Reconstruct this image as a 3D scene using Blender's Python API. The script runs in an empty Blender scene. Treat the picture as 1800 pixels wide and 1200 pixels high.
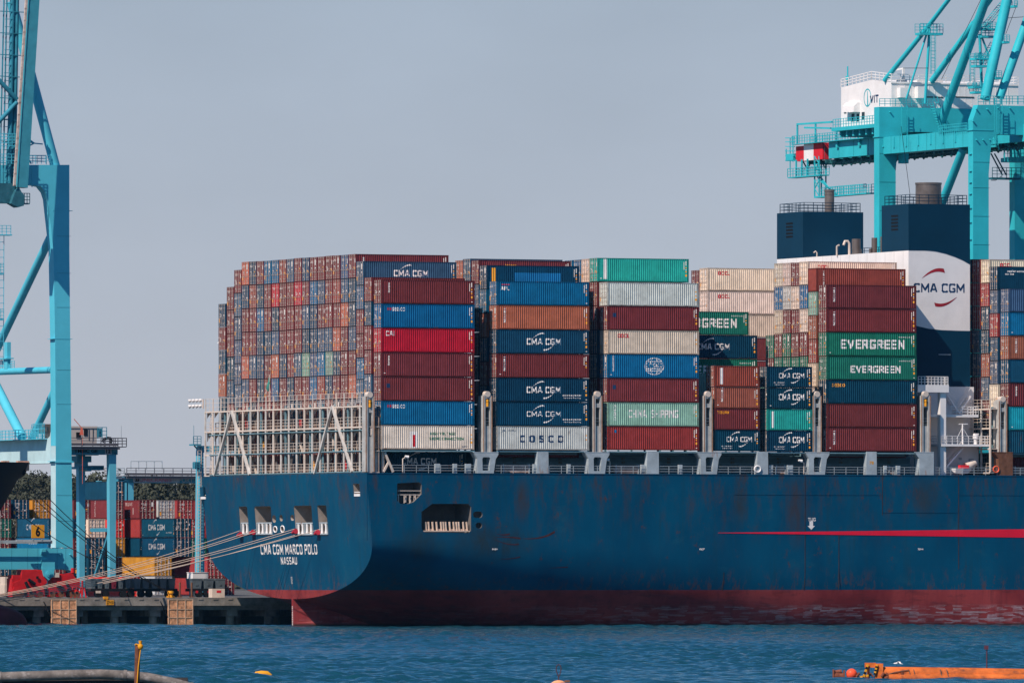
import bpy, bmesh, math, random
import numpy as np
from mathutils import Vector, Matrix
from mathutils.geometry import tessellate_polygon
random.seed(7)
SC = bpy.context.scene
COL = SC.collection
# ---------------------------------------------------------------- camera, sky, sun, exposure
FPX = 17520.0            # focal length in pixels of the 1800 px wide frame
CAMZ = 7.0
HORIZON = 1000.0
cam_d = bpy.data.cameras.new('camera'); cam = bpy.data.objects.new('camera', cam_d); COL.objects.link(cam)
cam.location = (0, 0, CAMZ); cam.rotation_euler = (math.radians(90), 0, 0)
cam_d.sensor_width = 36.0; cam_d.lens = FPX / 1800 * 36.0
cam_d.shift_y = (HORIZON - 600.0) / 1800.0
cam_d.clip_start = 5.0; cam_d.clip_end = 20000.0
SC.camera = cam
SC.render.resolution_x = 1024; SC.render.resolution_y = 682

TH = math.radians(23.5); CT, ST = math.cos(TH), math.sin(TH)
OX, OY = -17.5, 1200.0
sun_uvz = Vector((1.0, 0.50, -1.19)).normalized()
sdir = Vector((sun_uvz.x*CT - sun_uvz.y*ST, sun_uvz.x*ST + sun_uvz.y*CT, sun_uvz.z))
sun_d = bpy.data.lights.new('sun', 'SUN'); sun_o = bpy.data.objects.new('sun', sun_d); COL.objects.link(sun_o)
sun_d.energy = 4.95; sun_d.angle = math.radians(0.5); sun_d.color = (1.0, 0.88, 0.77)
sun_o.rotation_euler = sdir.to_track_quat('-Z', 'Y').to_euler()
SKYK, EXPO = 0.058, 0.15
w = bpy.data.worlds.new('World'); SC.world = w; w.use_nodes = True
nt = w.node_tree; nt.nodes.clear()
sky = nt.nodes.new('ShaderNodeTexSky'); sky.sky_type = 'NISHITA'; sky.sun_disc = False
tosun = -sdir
sky.sun_elevation = math.asin(tosun.z)
sky.sun_rotation = math.atan2(tosun.x, tosun.y)
sky.air_density = 1.0; sky.dust_density = 1.6; sky.ozone_density = 3.0
sky.dust_density = 0.8
geo = nt.nodes.new('ShaderNodeTexCoord'); sep = nt.nodes.new('ShaderNodeSeparateXYZ'); nt.links.new(geo.outputs['Generated'], sep.inputs[0])
ramp = nt.nodes.new('ShaderNodeValToRGB'); el = ramp.color_ramp.elements      # pale veil of dust near the horizon, clear deeper sky above
el[0].position = 0.06; el[0].color = (1, 1, 1, 1); el[1].position = 0.15; el[1].color = (0, 0, 0, 1)
nt.links.new(sep.outputs[2], ramp.inputs[0])
tint = nt.nodes.new('ShaderNodeMix'); tint.data_type = 'RGBA'; tint.blend_type = 'MULTIPLY'; tint.inputs[0].default_value = 1.0
tint.inputs[7].default_value = (0.45, 1.10, 1.60, 1)
veilc = nt.nodes.new('ShaderNodeValToRGB'); ev = veilc.color_ramp.elements
ev[0].position = 0.0; ev[0].color = (0.505, 0.522, 0.580, 1); ev[1].position = 0.065; ev[1].color = (0.375, 0.458, 0.562, 1)
nt.links.new(sep.outputs[2], veilc.inputs[0])
vs_ = nt.nodes.new('ShaderNodeVectorMath'); vs_.operation = 'SCALE'; vs_.inputs[3].default_value = 1/(SKYK*2**EXPO)
nz = nt.nodes.new('ShaderNodeTexNoise'); nz.inputs['Scale'].default_value = 26; nz.inputs['Detail'].default_value = 5; mpz = nt.nodes.new('ShaderNodeMapping'); mpz.inputs['Scale'].default_value = (1,1,2.2)
nt.links.new(geo.outputs['Generated'], mpz.inputs[0]); nt.links.new(mpz.outputs[0], nz.inputs['Vector'])
nr = nt.nodes.new('ShaderNodeMapRange'); nr.inputs[1].default_value=.3; nr.inputs[2].default_value=.7; nr.inputs[3].default_value=.955; nr.inputs[4].default_value=1.04; nt.links.new(nz.outputs[0], nr.inputs[0])
nm = nt.nodes.new('ShaderNodeVectorMath'); nm.operation='SCALE'; nt.links.new(veilc.outputs[0], nm.inputs[0]); nt.links.new(nr.outputs[0], nm.inputs[3])
nt.links.new(nm.outputs[0], vs_.inputs[0])
veil = nt.nodes.new('ShaderNodeMix'); veil.data_type = 'RGBA'
bg = nt.nodes.new('ShaderNodeBackground'); bg.inputs[1].default_value = SKYK
wo = nt.nodes.new('ShaderNodeOutputWorld')
nt.links.new(sky.outputs[0], tint.inputs[6]); nt.links.new(ramp.outputs[0], veil.inputs[0]); nt.links.new(tint.outputs[2], veil.inputs[6]); nt.links.new(vs_.outputs[0], veil.inputs[7])
nt.links.new(veil.outputs[2], bg.inputs[0]); nt.links.new(bg.outputs[0], wo.inputs[0])
SC.view_settings.view_transform = 'Standard'; SC.view_settings.look = 'None'
SC.view_settings.exposure = EXPO; SC.view_settings.gamma = 1.0; SC.view_settings.use_curve_mapping = False

# ---------------------------------------------------------------- frames: the berth frame (u along the quay, v away from us)
def W(u, v, z): return Vector((OX + u*CT - v*ST, OY + u*ST + v*CT, z))
def P(x, y, v):
    """point of the vertical plane at v that the photograph shows at x, y -> u, v, z"""
    k = (x - 900.0)/FPX
    u = (k*(OY + v*CT) - OX + v*ST)/(CT - k*ST)
    Y = OY + u*ST + v*CT
    return Vector((u, v, CAMZ + (HORIZON - y)*Y/FPX))
def PV(x, y, u):
    """same for a vertical plane at u"""
    k = (x - 900.0)/FPX
    v = (OX + u*CT - k*(OY + u*ST))/(ST + k*CT)
    Y = OY + u*ST + v*CT
    return Vector((u, v, CAMZ + (HORIZON - y)*Y/FPX))
def G(x, y, Y): return Vector(((x-900)/FPX*Y, Y, CAMZ + (HORIZON - y)*Y/FPX))
def gy(y, z=0.0): return (CAMZ - z)*FPX/(y - HORIZON)

# ---------------------------------------------------------------- materials
MATS = {}
def mat(name, rgb, rough=0.55, metal=0.0, var=0.25, nscale=0.35, rust=0.0, rscale=0.5, streak=1.0, rustcol=(0.16,0.06,0.03), objcol=False, bump=0.0, spec=0.12, dirt=(0.55,0.5,0.45)):
    if name in MATS: return MATS[name]
    m = bpy.data.materials.new(name); m.use_nodes = True; t = m.node_tree; N = t.nodes; L = t.links
    b = N['Principled BSDF']; b.inputs['Roughness'].default_value = rough; b.inputs['Metallic'].default_value = metal
    b.inputs['Specular IOR Level'].default_value = spec
    tc = N.new('ShaderNodeTexCoord'); oi = N.new('ShaderNodeObjectInfo')
    sh = N.new('ShaderNodeVectorMath'); sh.operation = 'ADD'
    rm = N.new('ShaderNodeMath'); rm.operation = 'MULTIPLY'; rm.inputs[1].default_value = 57.0
    L.new(oi.outputs['Random'], rm.inputs[0]); L.new(tc.outputs['Object'], sh.inputs[0]); L.new(rm.outputs[0], sh.inputs[1])
    n1 = N.new('ShaderNodeTexNoise'); n1.inputs['Scale'].default_value = nscale; n1.inputs['Detail'].default_value = 6; n1.inputs['Roughness'].default_value = 0.65
    L.new(sh.outputs[0], n1.inputs['Vector'])
    mr = N.new('ShaderNodeMapRange'); mr.inputs[1].default_value = 0.3; mr.inputs[2].default_value = 0.7
    mr.inputs[3].default_value = 1 - var; mr.inputs[4].default_value = 1 + var*0.55
    L.new(n1.outputs[0], mr.inputs[0])
    mul = N.new('ShaderNodeMix'); mul.data_type = 'RGBA'; mul.blend_type = 'MULTIPLY'; mul.inputs[0].default_value = 1
    if objcol: L.new(oi.outputs['Color'], mul.inputs[6])
    else: mul.inputs[6].default_value = (*rgb, 1)
    L.new(mr.outputs[0], mul.inputs[7])
    out = mul.outputs[2]
    if rust > 0:
        mp = N.new('ShaderNodeMapping'); mp.inputs['Scale'].default_value = (1, 1, 1/ max(streak, .01))
        L.new(sh.outputs[0], mp.inputs[0])
        n2 = N.new('ShaderNodeTexNoise'); n2.inputs['Scale'].default_value = rscale; n2.inputs['Detail'].default_value = 8; n2.inputs['Roughness'].default_value = 0.7
        L.new(mp.outputs[0], n2.inputs['Vector'])
        r2 = N.new('ShaderNodeMapRange'); r2.inputs[1].default_value = 0.72 - rust*0.25; r2.inputs[2].default_value = 0.80 - rust*0.12; r2.clamp = True
        L.new(n2.outputs[0], r2.inputs[0])
        mx = N.new('ShaderNodeMix'); mx.data_type = 'RGBA'; mx.inputs[7].default_value = (*rustcol, 1)
        L.new(r2.outputs[0], mx.inputs[0]); L.new(out, mx.inputs[6]); out = mx.outputs[2]
    L.new(out, b.inputs['Base Color'])
    if bump > 0:
        bp = N.new('ShaderNodeBump'); bp.inputs['Strength'].default_value = bump; bp.inputs['Distance'].default_value = 0.1
        L.new(n1.outputs[0], bp.inputs['Height']); L.new(bp.outputs[0], b.inputs['Normal'])
    MATS[name] = m
    return m

# ---------------------------------------------------------------- mesh builder
class MB:
    def __init__(s): s.v = []; s.f = []; s.mi = []; s.sm = []; s.cur = 0; s.smooth = False
    def add(s, vs, fs):
        o = len(s.v); s.v += [tuple(p) for p in vs]
        for f in fs: s.f.append(tuple(i+o for i in f)); s.mi.append(s.cur); s.sm.append(s.smooth)
        return s
    def box(s, x0, x1, y0, y1, z0, z1):
        vs = [(x,y,z) for z in (z0,z1) for y in (y0,y1) for x in (x0,x1)]
        return s.add(vs, [(0,2,3,1),(4,5,7,6),(0,1,5,4),(2,6,7,3),(0,4,6,2),(1,3,7,5)])
    def beam(s, a, b, w, h=None, up=(0,0,1)):
        a = Vector(a); b = Vector(b); h = h or w; d = (b-a)
        if d.length < 1e-6: return s
        d.normalize(); upv = Vector(up)
        if abs(d.dot(upv)) > 0.98: upv = Vector((1,0,0))
        x = d.cross(upv).normalized(); y = x.cross(d).normalized()
        vs = [p + x*(w/2*i) + y*(h/2*j) for p in (a,b) for i,j in ((-1,-1),(1,-1),(1,1),(-1,1))]
        return s.add(vs, [(0,1,2,3),(7,6,5,4),(0,4,5,1),(1,5,6,2),(2,6,7,3),(3,7,4,0)])
    def tube(s, a, b, r, n=10, r2=None, cap=True):
        return s.path([a,b],[r, r if r2 is None else r2], n, cap)
    def path(s, pts, r, n=8, cap=True):
        pts = [Vector(p) for p in pts]; m = len(pts)
        if not isinstance(r, (list,tuple)): r = [r]*m
        vs = []; fs = []; ref = None
        for i,p in enumerate(pts):
            d = (pts[min(i+1,m-1)] - pts[max(i-1,0)]).normalized()
            if ref is None: ref = d.orthogonal().normalized()
            ref = (ref - d*ref.dot(d)).normalized(); q = d.cross(ref)
            for k in range(n):
                a = 2*math.pi*k/n; vs.append(p + (ref*math.cos(a)+q*math.sin(a))*r[i])
        for i in range(m-1):
            for k in range(n):
                k2 = (k+1)%n; fs.append((i*n+k, i*n+k2, (i+1)*n+k2, (i+1)*n+k))
        old = s.smooth; s.smooth = n > 5; s.add(vs, fs); s.smooth = False
        if cap: 
            s.add(vs[:n], [tuple(range(n))[::-1]]); s.add(vs[-n:], [tuple(range(n))])
        s.smooth = old
        return s
    def prism(s, poly, fn, a, b):
        """poly: 2D outline; fn(p, t) -> 3D; extruded from t=a to t=b"""
        n = len(poly); vs = [fn(p,a) for p in poly] + [fn(p,b) for p in poly]
        fs = [tuple(range(n)), tuple(range(2*n-1, n-1, -1))] + [(i, i+n, (i+1)%n+n, (i+1)%n) for i in range(n)]
        return s.add(vs, fs)
    def sheet(s, polys, fn):
        """planar sheet with holes: polys[0] outline, rest holes (2D)"""
        pl = [[Vector((p[0],p[1],0)) for p in q] for q in polys]
        flat = [p for q in polys for p in q]
        tris = tessellate_polygon(pl)
        return s.add([fn(p) for p in flat], [tuple(t) for t in tris])
    def rail(s, pts, h=1.1, post=1.5, r=0.03, bars=3):
        """guard rail along a polyline"""
        pts = [Vector(p) for p in pts]
        for a,b in zip(pts[:-1], pts[1:]):
            for k in range(1, bars+1):
                dz = Vector((0,0,h*k/bars)); s.beam(a+dz, b+dz, 2*r)
            n = max(1, int(round((b-a).length/post)))
            for i in range(n+1):
                p = a.lerp(b, i/n); s.beam(p, p+Vector((0,0,h)), 2*r)
        return s
    def ladder(s, a, b, wdir, w=0.5, step=0.35, r=0.03):
        a=Vector(a); b=Vector(b); wd=Vector(wdir)*w/2
        s.beam(a-wd,b-wd,2*r); s.beam(a+wd,b+wd,2*r)
        n=max(1,int((b-a).length/step))
        for i in range(1,n): p=a.lerp(b,i/n); s.beam(p-wd,p+wd,2*r)
        return s
    def mesh(s, name):
        me = bpy.data.meshes.new(name); me.from_pydata(s.v, [], s.f)
        me.polygons.foreach_set('material_index', s.mi); me.polygons.foreach_set('use_smooth', s.sm); me.update()
        return me
    def build(s, name, mats, parent=None, fixn=True):
        me = s.mesh(name)
        if fixn:
            bm = bmesh.new(); bm.from_mesh(me); bmesh.ops.recalc_face_normals(bm, faces=bm.faces); bm.to_mesh(me); bm.free()
        for m in (mats if isinstance(mats,(list,tuple)) else [mats]): me.materials.append(m)
        o = bpy.data.objects.new(name, me); COL.objects.link(o)
        if parent is not None: o.parent = parent
        return o
def tag(o, label=None, cat=None, group=None, kind=None):
    if label: o['label'] = label
    if cat: o['category'] = cat
    if group: o['group'] = group
    if kind: o['kind'] = kind
    return o
def thing(name, label, cat, uvz, rot=0.0, group=None, world=False):
    o = bpy.data.objects.new(name, None); COL.objects.link(o); o.empty_display_size = 0.5
    o.location = Vector(uvz) if world else W(*uvz)
    o.rotation_euler = (0, 0, rot if world else TH + rot)
    return tag(o, label, cat, group)
def local(o_uvz):
    b = Vector(o_uvz)
    return lambda p: Vector(p) - b

# ---------------------------------------------------------------- lettering
_tc = {}
def text_geo(body, bold=0.0, spacing=1.0):
    key = (body, bold, spacing)
    if key in _tc: return _tc[key]
    cu = bpy.data.curves.new('t', 'FONT'); cu.body = body; cu.size = 1; cu.offset = bold; cu.space_character = spacing
    cu.space_line = 0.85; cu.resolution_u = 3; cu.align_x = 'LEFT'
    ob = bpy.data.objects.new('t', cu); COL.objects.link(ob)
    dg = bpy.context.evaluated_depsgraph_get(); dg.update()
    me = bpy.data.meshes.new_from_object(ob.evaluated_get(dg))
    vs = [v.co.copy() for v in me.vertices]; fs = [tuple(p.vertices) for p in me.polygons]
    bpy.data.objects.remove(ob); bpy.data.curves.remove(cu); bpy.data.meshes.remove(me)
    x0=min(v.x for v in vs); x1=max(v.x for v in vs); y0=min(v.y for v in vs); y1=max(v.y for v in vs)
    vs = [((v.x-x0)/(x1-x0)-.5, (v.y-y0)/(y1-y0)-.5) for v in vs]
    _tc[key] = (vs, fs); return _tc[key]
GL = {  # strokes on a 0..1 by 0..1 cell, width of the cell first
 'A':(.8,'0,0 .32,1 .48,1 .8,0|.14,.3 .66,.3'),'B':(.7,'0,0 0,1 .5,1 .65,.85 .65,.65 .5,.52 0,.52|.5,.52 .7,.38 .7,.15 .55,0 0,0'),'C':(.7,'.7,.9 .6,1 .15,1 0,.85 0,.15 .15,0 .6,0 .7,.1'),
 'D':(.7,'0,0 0,1 .5,1 .7,.8 .7,.2 .5,0 0,0'),'E':(.62,'.62,1 0,1 0,0 .62,0|0,.5 .55,.5'),'F':(.6,'.6,1 0,1 0,0|0,.5 .5,.5'),'G':(.72,'.72,.9 .62,1 .15,1 0,.85 0,.15 .15,0 .57,0 .72,.15 .72,.42 .48,.42'),
 'H':(.7,'0,0 0,1|.7,0 .7,1|0,.5 .7,.5'),'I':(.001,'0,0 0,1'),'J':(.5,'.5,1 .5,.15 .35,0 .1,0 0,.15'),'K':(.7,'0,0 0,1|.68,1 .05,.48|.2,.6 .7,0'),'L':(.55,'0,1 0,0 .55,0'),
 'M':(.95,'0,0 0,1|.95,0 .95,1|.03,.95 .475,.25 .92,.95'),'N':(.75,'0,0 0,1|.75,0 .75,1|.03,.97 .72,.03'),'O':(.75,'.15,0 0,.15 0,.85 .15,1 .6,1 .75,.85 .75,.15 .6,0 .15,0'),
 'P':(.66,'0,0 0,1 .5,1 .66,.85 .66,.6 .5,.45 0,.45'),'R':(.68,'0,0 0,1 .5,1 .66,.85 .66,.62 .5,.48 0,.48|.35,.48 .68,0'),'S':(.66,'.64,.92 .52,1 .14,1 0,.86 0,.66 .14,.53 .52,.47 .66,.34 .66,.14 .52,0 .14,0 .02,.08'),
 'T':(.7,'0,1 .7,1|.35,1 .35,0'),'U':(.7,'0,1 0,.15 .15,0 .55,0 .7,.15 .7,1'),'V':(.76,'0,1 .38,0 .76,1'),'X':(.7,'0,0 .7,1|0,1 .7,0'),'Y':(.7,'0,1 .35,.5 .7,1|.35,.5 .35,0'),'Z':(.66,'0,1 .66,1 0,0 .66,0'),'W':(1.0,'0,1 .25,0 .5,.8 .75,0 1,1'),
 '0':(.6,'.14,0 0,.15 0,.85 .14,1 .46,1 .6,.85 .6,.15 .46,0 .14,0'),'1':(.25,'0,.8 .25,1 .25,0'),'2':(.6,'0,.8 .14,1 .46,1 .6,.85 .6,.6 0,0 .6,0'),'3':(.6,'0,.85 .14,1 .46,1 .6,.85 .6,.65 .46,.52 .2,.52|.46,.52 .6,.38 .6,.15 .46,0 .14,0 0,.15'),
 '6':(.6,'.58,.85 .46,1 .14,1 0,.85 0,.15 .14,0 .46,0 .6,.15 .6,.42 .46,.57 0,.5'),'7':(.6,'0,1 .6,1 .2,0'),'8':(.6,'.14,.53 0,.66 0,.87 .14,1 .46,1 .6,.87 .6,.66 .46,.53 .14,.53 0,.38 0,.13 .14,0 .46,0 .6,.13 .6,.38 .46,.53'),
 '4':(.6,'.48,0 .48,1 0,.3 .6,.3'),'5':(.6,'.58,1 0,1 0,.55 .45,.55 .6,.4 .6,.15 .46,0 0,0'),'9':(.6,'.02,.12 .14,0 .46,0 .6,.15 .6,.85 .46,1 .14,1 0,.85 0,.58 .14,.45 .6,.45'),'+':(.6,'.3,.2 .3,.8|0,.5 .6,.5'),' ':(.5,'')}
def block_text(mb, body, fn, w, h, th, gap=None, rot=0):
    """block letters made of strokes; th is the stroke width as a share of the letter height"""
    gap = th*.9 if gap is None else gap; t = th/2
    pens = []; x = 0.0
    for ch in body:
        cw, st = GL[ch]
        if ch == ' ': x += cw; continue
        for s in st.split('|'):
            pens.append([(x+float(a.split(',')[0])+t, float(a.split(',')[1])*(1-th)+t) for a in s.split()])
        x += cw + th + gap
    W_ = x - gap; n = 0
    for pl in pens:
        m = len(pl)
        pts = [Vector((p[0]/W_*w - w/2, p[1]*h - h/2)) for p in pl]; hw = th*h/2; hx = th/W_*w/2
        for i in range(m-1):
            a, b = pts[i], pts[i+1]; d = (b-a)
            if d.length < 1e-6: continue
            d.normalize(); q = Vector((-d.y, d.x)); half = abs(q.x)*hx + abs(q.y)*hw; e = (abs(d.x)*hx + abs(d.y)*hw)
            ea = e*(1.0 if i == 0 or True else 0); 
            if i == 0 and m == 2 or i == 0: ea = e if abs(d.x) < .2 or abs(d.y) < .2 else e*.3
            else: ea = e*.55
            eb = (e if abs(d.x) < .2 or abs(d.y) < .2 else e*.3) if i == m-2 else e*.55
            n += 1; dz = (n % 7)*.0009
            out = []
            for p in (a-d*ea-q*half, b+d*eb-q*half, b+d*eb+q*half, a-d*ea+q*half):
                A, B = p.x, p.y
                if rot == 90: A, B = B, -A
                if rot == -90: A, B = -B, A
                v = Vector(fn(A, B)); out.append(v)
            nrm = (out[1]-out[0]).cross(out[3]-out[0]).normalized()
            mb.add([v + nrm*dz*(1 if BLOCK_OUT(nrm) else -1) for v in out], [(0,1,2,3)])
def BLOCK_OUT(n): return (n.y < 0 if abs(n.y) > abs(n.x) else n.x < 0)
def put_text(mb, body, fn, w, h, bold=0.0, spacing=1.0, rot=0):
    """bold below 1 uses the outline font, from 1 on the block letters with that stroke share in tenths"""
    if bold >= 1: return block_text(mb, body, fn, w, h, bold/10, None if spacing == 1.0 else spacing, rot)
    vs, fs = text_geo(body, bold, spacing); out = []
    for x,y in vs:
        a, b = x*w, y*h
        if rot == 90: a, b = b, -a
        if rot == -90: a, b = -b, a
        out.append(fn(a, b))
    mb.add(out, fs)
def swoosh(mb, fn, x0, z0, x1, z1, bulge, thick, n=14, end='b'):
    """tapering arc from (x0,z0) (thin) to (x1,z1) (thick)"""
    a = Vector((x0,z0)); b = Vector((x1,z1)); d = b-a; nrm = Vector((-d.y, d.x)).normalized()
    up = []; lo = []
    for i in range(n+1):
        t = i/n; p = a + d*t + nrm*(bulge*4*t*(1-t)*(0.75+0.5*t))
        q = thick*(t**0.8)/2; up.append(p+nrm*q); lo.append(p-nrm*q)
    pts = up + lo[::-1]
    m = len(up)
    mb.add([fn(p.x,p.y) for p in pts], [(i, i+1, 2*m-2-i, 2*m-1-i) for i in range(m-1)])
# ---------------------------------------------------------------- setting: water, land
def water():
    m = bpy.data.materials.new('water'); m.use_nodes = True; t = m.node_tree; N = t.nodes; L = t.links
    b = N['Principled BSDF']; b.inputs['Base Color'].default_value = (0.006, 0.050, 0.074, 1)
    b.inputs['Roughness'].default_value = 0.12; b.inputs['IOR'].default_value = 1.33
    tc = N.new('ShaderNodeTexCoord')
    def noise(sx, sy, sc, det, rgh):
        mp = N.new('ShaderNodeMapping'); mp.inputs['Scale'].default_value = (sx, sy, 1); L.new(tc.outputs['Object'], mp.inputs[0])
        n = N.new('ShaderNodeTexNoise'); n.inputs['Scale'].default_value = sc; n.inputs['Detail'].default_value = det; n.inputs['Roughness'].default_value = rgh
        L.new(mp.outputs[0], n.inputs['Vector']); return n
    n1 = noise(1.0, 1.0, 2.4, 5, 0.62)
    bp = N.new('ShaderNodeBump'); bp.inputs['Strength'].default_value = 1.0; bp.inputs['Distance'].default_value = 0.10
    n2 = noise(1.0, 1.0, .55, 3, 0.5); b2 = N.new('ShaderNodeBump'); b2.inputs['Strength'].default_value = 1.0; b2.inputs['Distance'].default_value = 0.30
    L.new(n2.outputs[0], b2.inputs['Height']); L.new(b2.outputs[0], bp.inputs['Normal']); L.new(n1.outputs[0], bp.inputs['Height']); L.new(bp.outputs[0], b.inputs['Normal'])
    rr = np.random.RandomState(4)
    xs = np.arange(-84, 84.01, .28); ys = []; y = 560.0
    while y < 1282: ys.append(y); y += .30 + (y-560)*.0005
    ys = np.array(ys); X, Y = np.meshgrid(xs, ys); Z = np.zeros_like(X)
    for i in range(72):
        lam = .8*(8/.8)**rr.rand(); th = rr.normal(-1.25, .5); k = 2*math.pi/lam; am = .0125*lam**.55
        ph = rr.rand()*6.28 + .8*np.sin(X*.05*rr.rand()+Y*.03*rr.rand()+i); w_ = np.sin(k*(X*math.cos(th)+Y*math.sin(th))+ph)
        Z += am*(w_ + .25*np.cos(2*k*(X*math.cos(th)+Y*math.sin(th))+2*ph))
    edge = np.minimum.reduce([(X+84)/4, (84-X)/4, (Y-560)/4, np.abs(ys[-1]-Y)/4]).clip(0,1); Z = Z*edge*(.75+.35*np.sin(X*.06+.5*np.sin(Y*.02))*np.sin(Y*.017+X*.02))
    # coarser swell mesh all round the fine patch
    cx_ = np.arange(-340, 340.1, 2.0); cy_ = np.arange(120, 1420.1, 2.0); CX, CYY = np.meshgrid(cx_, cy_); CZ = np.zeros_like(CX)
    for i in range(40):
        lam = 4.5*(14/4.5)**rr.rand(); th = rr.normal(-1.25, .6); k = 2*math.pi/lam; CZ += .016*lam**.7*np.sin(k*(CX*math.cos(th)+CYY*math.sin(th))+rr.rand()*6.28)
    ix = np.maximum(np.abs(CX)-84, np.maximum(560-CYY, CYY-ys[-1])); oe = np.minimum((340-np.abs(CX))/6, np.minimum((CYY-120)/6, (1420-CYY)/6)).clip(0,1)
    CZ = CZ*oe*(ix/6).clip(0,1) - .04
    h, w2 = X.shape; co = np.stack([X, Y, Z], -1).reshape(-1, 3)
    ex = [(-750,-50),(750,-50),(750,2500),(-750,2500),(-340,120),(340,120),(340,1420),(-340,1420)]
    co = np.vstack([co, np.array([(a,b,0) for a,b in ex])])
    idx = np.arange(h*w2).reshape(h, w2); q = np.stack([idx[:-1,:-1], idx[:-1,1:], idx[1:,1:], idx[1:,:-1]], -1).reshape(-1,4)
    n = h*w2; q = np.vstack([q, [[n,n+1,n+5,n+4],[n+1,n+2,n+6,n+5],[n+2,n+3,n+7,n+6],[n+3,n,n+4,n+7]]])
    n0 = len(co); h3, w3 = CX.shape; co = np.vstack([co, np.stack([CX,CYY,CZ],-1).reshape(-1,3)])
    id3 = n0+np.arange(h3*w3).reshape(h3,w3); keep = ~((ix[:-1,:-1]<-3)&(ix[1:,1:]<-3)&(ix[:-1,1:]<-3)&(ix[1:,:-1]<-3))
    q3 = np.stack([id3[:-1,:-1], id3[:-1,1:], id3[1:,1:], id3[1:,:-1]], -1)[keep]; q = np.vstack([q, q3])
    me = bpy.data.meshes.new('water'); me.vertices.add(len(co)); me.vertices.foreach_set('co', co.ravel())
    me.loops.add(q.size); me.loops.foreach_set('vertex_index', q.ravel().astype(np.int32)); me.polygons.add(len(q))
    me.polygons.foreach_set('loop_start', np.arange(0, q.size, 4, dtype=np.int32)); me.polygons.foreach_set('use_smooth', np.ones(len(q), dtype=bool)); me.update(calc_edges=True)
    me.materials.append(m); o = bpy.data.objects.new('water', me); COL.objects.link(o); tag(o, kind='structure')
water()
QV, QZ = 55.5, 3.45
M_conc = mat('concrete', (0.27,0.24,0.21), .85, var=.45, nscale=.9, rust=.5, rscale=.6, streak=4, rustcol=(.05,.045,.04))
M_dark = mat('dark_void', (0.012,0.014,0.018), .9)
mb = MB(); mb.box(-250, 700, QV+9, 950, -3, QZ-.02)
g = mb.build('ground', mat('apron', (.12,.115,.11), .9, var=.3, nscale=.05)); g.location = W(0,0,0); g.rotation_euler=(0,0,TH); tag(g, kind='structure')
# quay: cap beam on piles, dark underneath
mb = MB(); a0,a1 = -260, 420
mb.box(a0,a1, QV, QV+8.99, 2.45, QZ)
mb.box(a0,a1, QV+.5, QV+8.98, 1.9, 2.45)
u=a0
while u<a1:
    mb.tube((u,QV+1.6,-3),(u,QV+1.6,1.9),.55,12); mb.tube((u+2.4,QV+5,-3),(u+2.4,QV+5,1.9),.55,10); mb.box(u-.7,u+.7,QV+.8,QV+8.9,1.1,1.9); u += 5.2
for u in range(-80,80,2): mb.box(u+.3,u+.9,QV-.05,QV+.02,QZ-.28,QZ-.12)
q = mb.build('quay', M_conc); q.location=W(0,0,0); q.rotation_euler=(0,0,TH); tag(q, kind='structure')
# fender panels
M_fender = mat('fender_face', (.82,.40,.21), .8, var=.6, nscale=2.2, rust=.95, rscale=1.6, streak=1.5, rustcol=(.17,.09,.055))
M_black = mat('rubber', (.012,.012,.013), .8)
M_ffr = mat('fender_frame', (.60,.40,.27), .7, var=.3, nscale=1.5)
def fender(x, label):
    p = P(x, 1099, QV-1.1); t = thing('fender_panel', label, 'fender', (p.x, QV-1.1, 0), 0, 'fender panels on the quay wall')
    m1 = MB(); m1.box(-1.65,1.65,0.06,.35,-.1,3.25); m1.build('panel', M_fender, t)
    m1 = MB()
    for x in (-1.65,-.5,.6,1.6): m1.box(x-.05,x+.06,0,.06,-.1,3.25)
    for z in (-.05,.95,2.0,3.2): m1.box(-1.64,1.64,.01,.059,z-.05,z+.05)
    m1.build('frame', M_ffr, t)
    m1 = MB(); m1.tube((0,.35,1.5),(0,1.1,1.5),.6,14); m1.build('rubber_buffer', M_black, t)
    m1 = MB(); m1.path([(-1.6,.2,.9),(-2.0,.5,1.8),(-2.35,1.05,3.0)], .06, 6); m1.build('chain', M_black, t)
fender(113, 'weathered orange fender panel on the quay under the large light blue crane leg')
fender(318, 'weathered orange fender panel on the quay nearest the ship stern')
# quay number boards
M_yel = mat('yellow_sign', (.75,.32,.02), .6, var=.15)
M_blk = mat('black_paint', (.01,.01,.012), .6)
p = P(193.5,1061,QV-.1); t = thing('quay_number_board','small orange board reading 27+10 on the quay edge','sign',(p.x,QV-.12,2.55),0)
m1 = MB(); m1.box(-.52,.52,0,.08,0,.62); m1.build('board', M_yel, t)
m1 = MB(); put_text(m1,'27+10',lambda a,b:(a,-.005,.3+b),.9,.42,.03); m1.build('number', M_blk, t)
p = P(186,1051,QV-.05); t = thing('edge_marker','thin yellow marker strip on top of the quay edge','marker',(p.x,QV-.1,QZ-.2),0)
m1 = MB(); m1.box(-.3,.3,0,.3,.0,.35); m1.box(-.22,-.12,-.02,0,.05,.3); m1.build('plate', M_yel, t)

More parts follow.
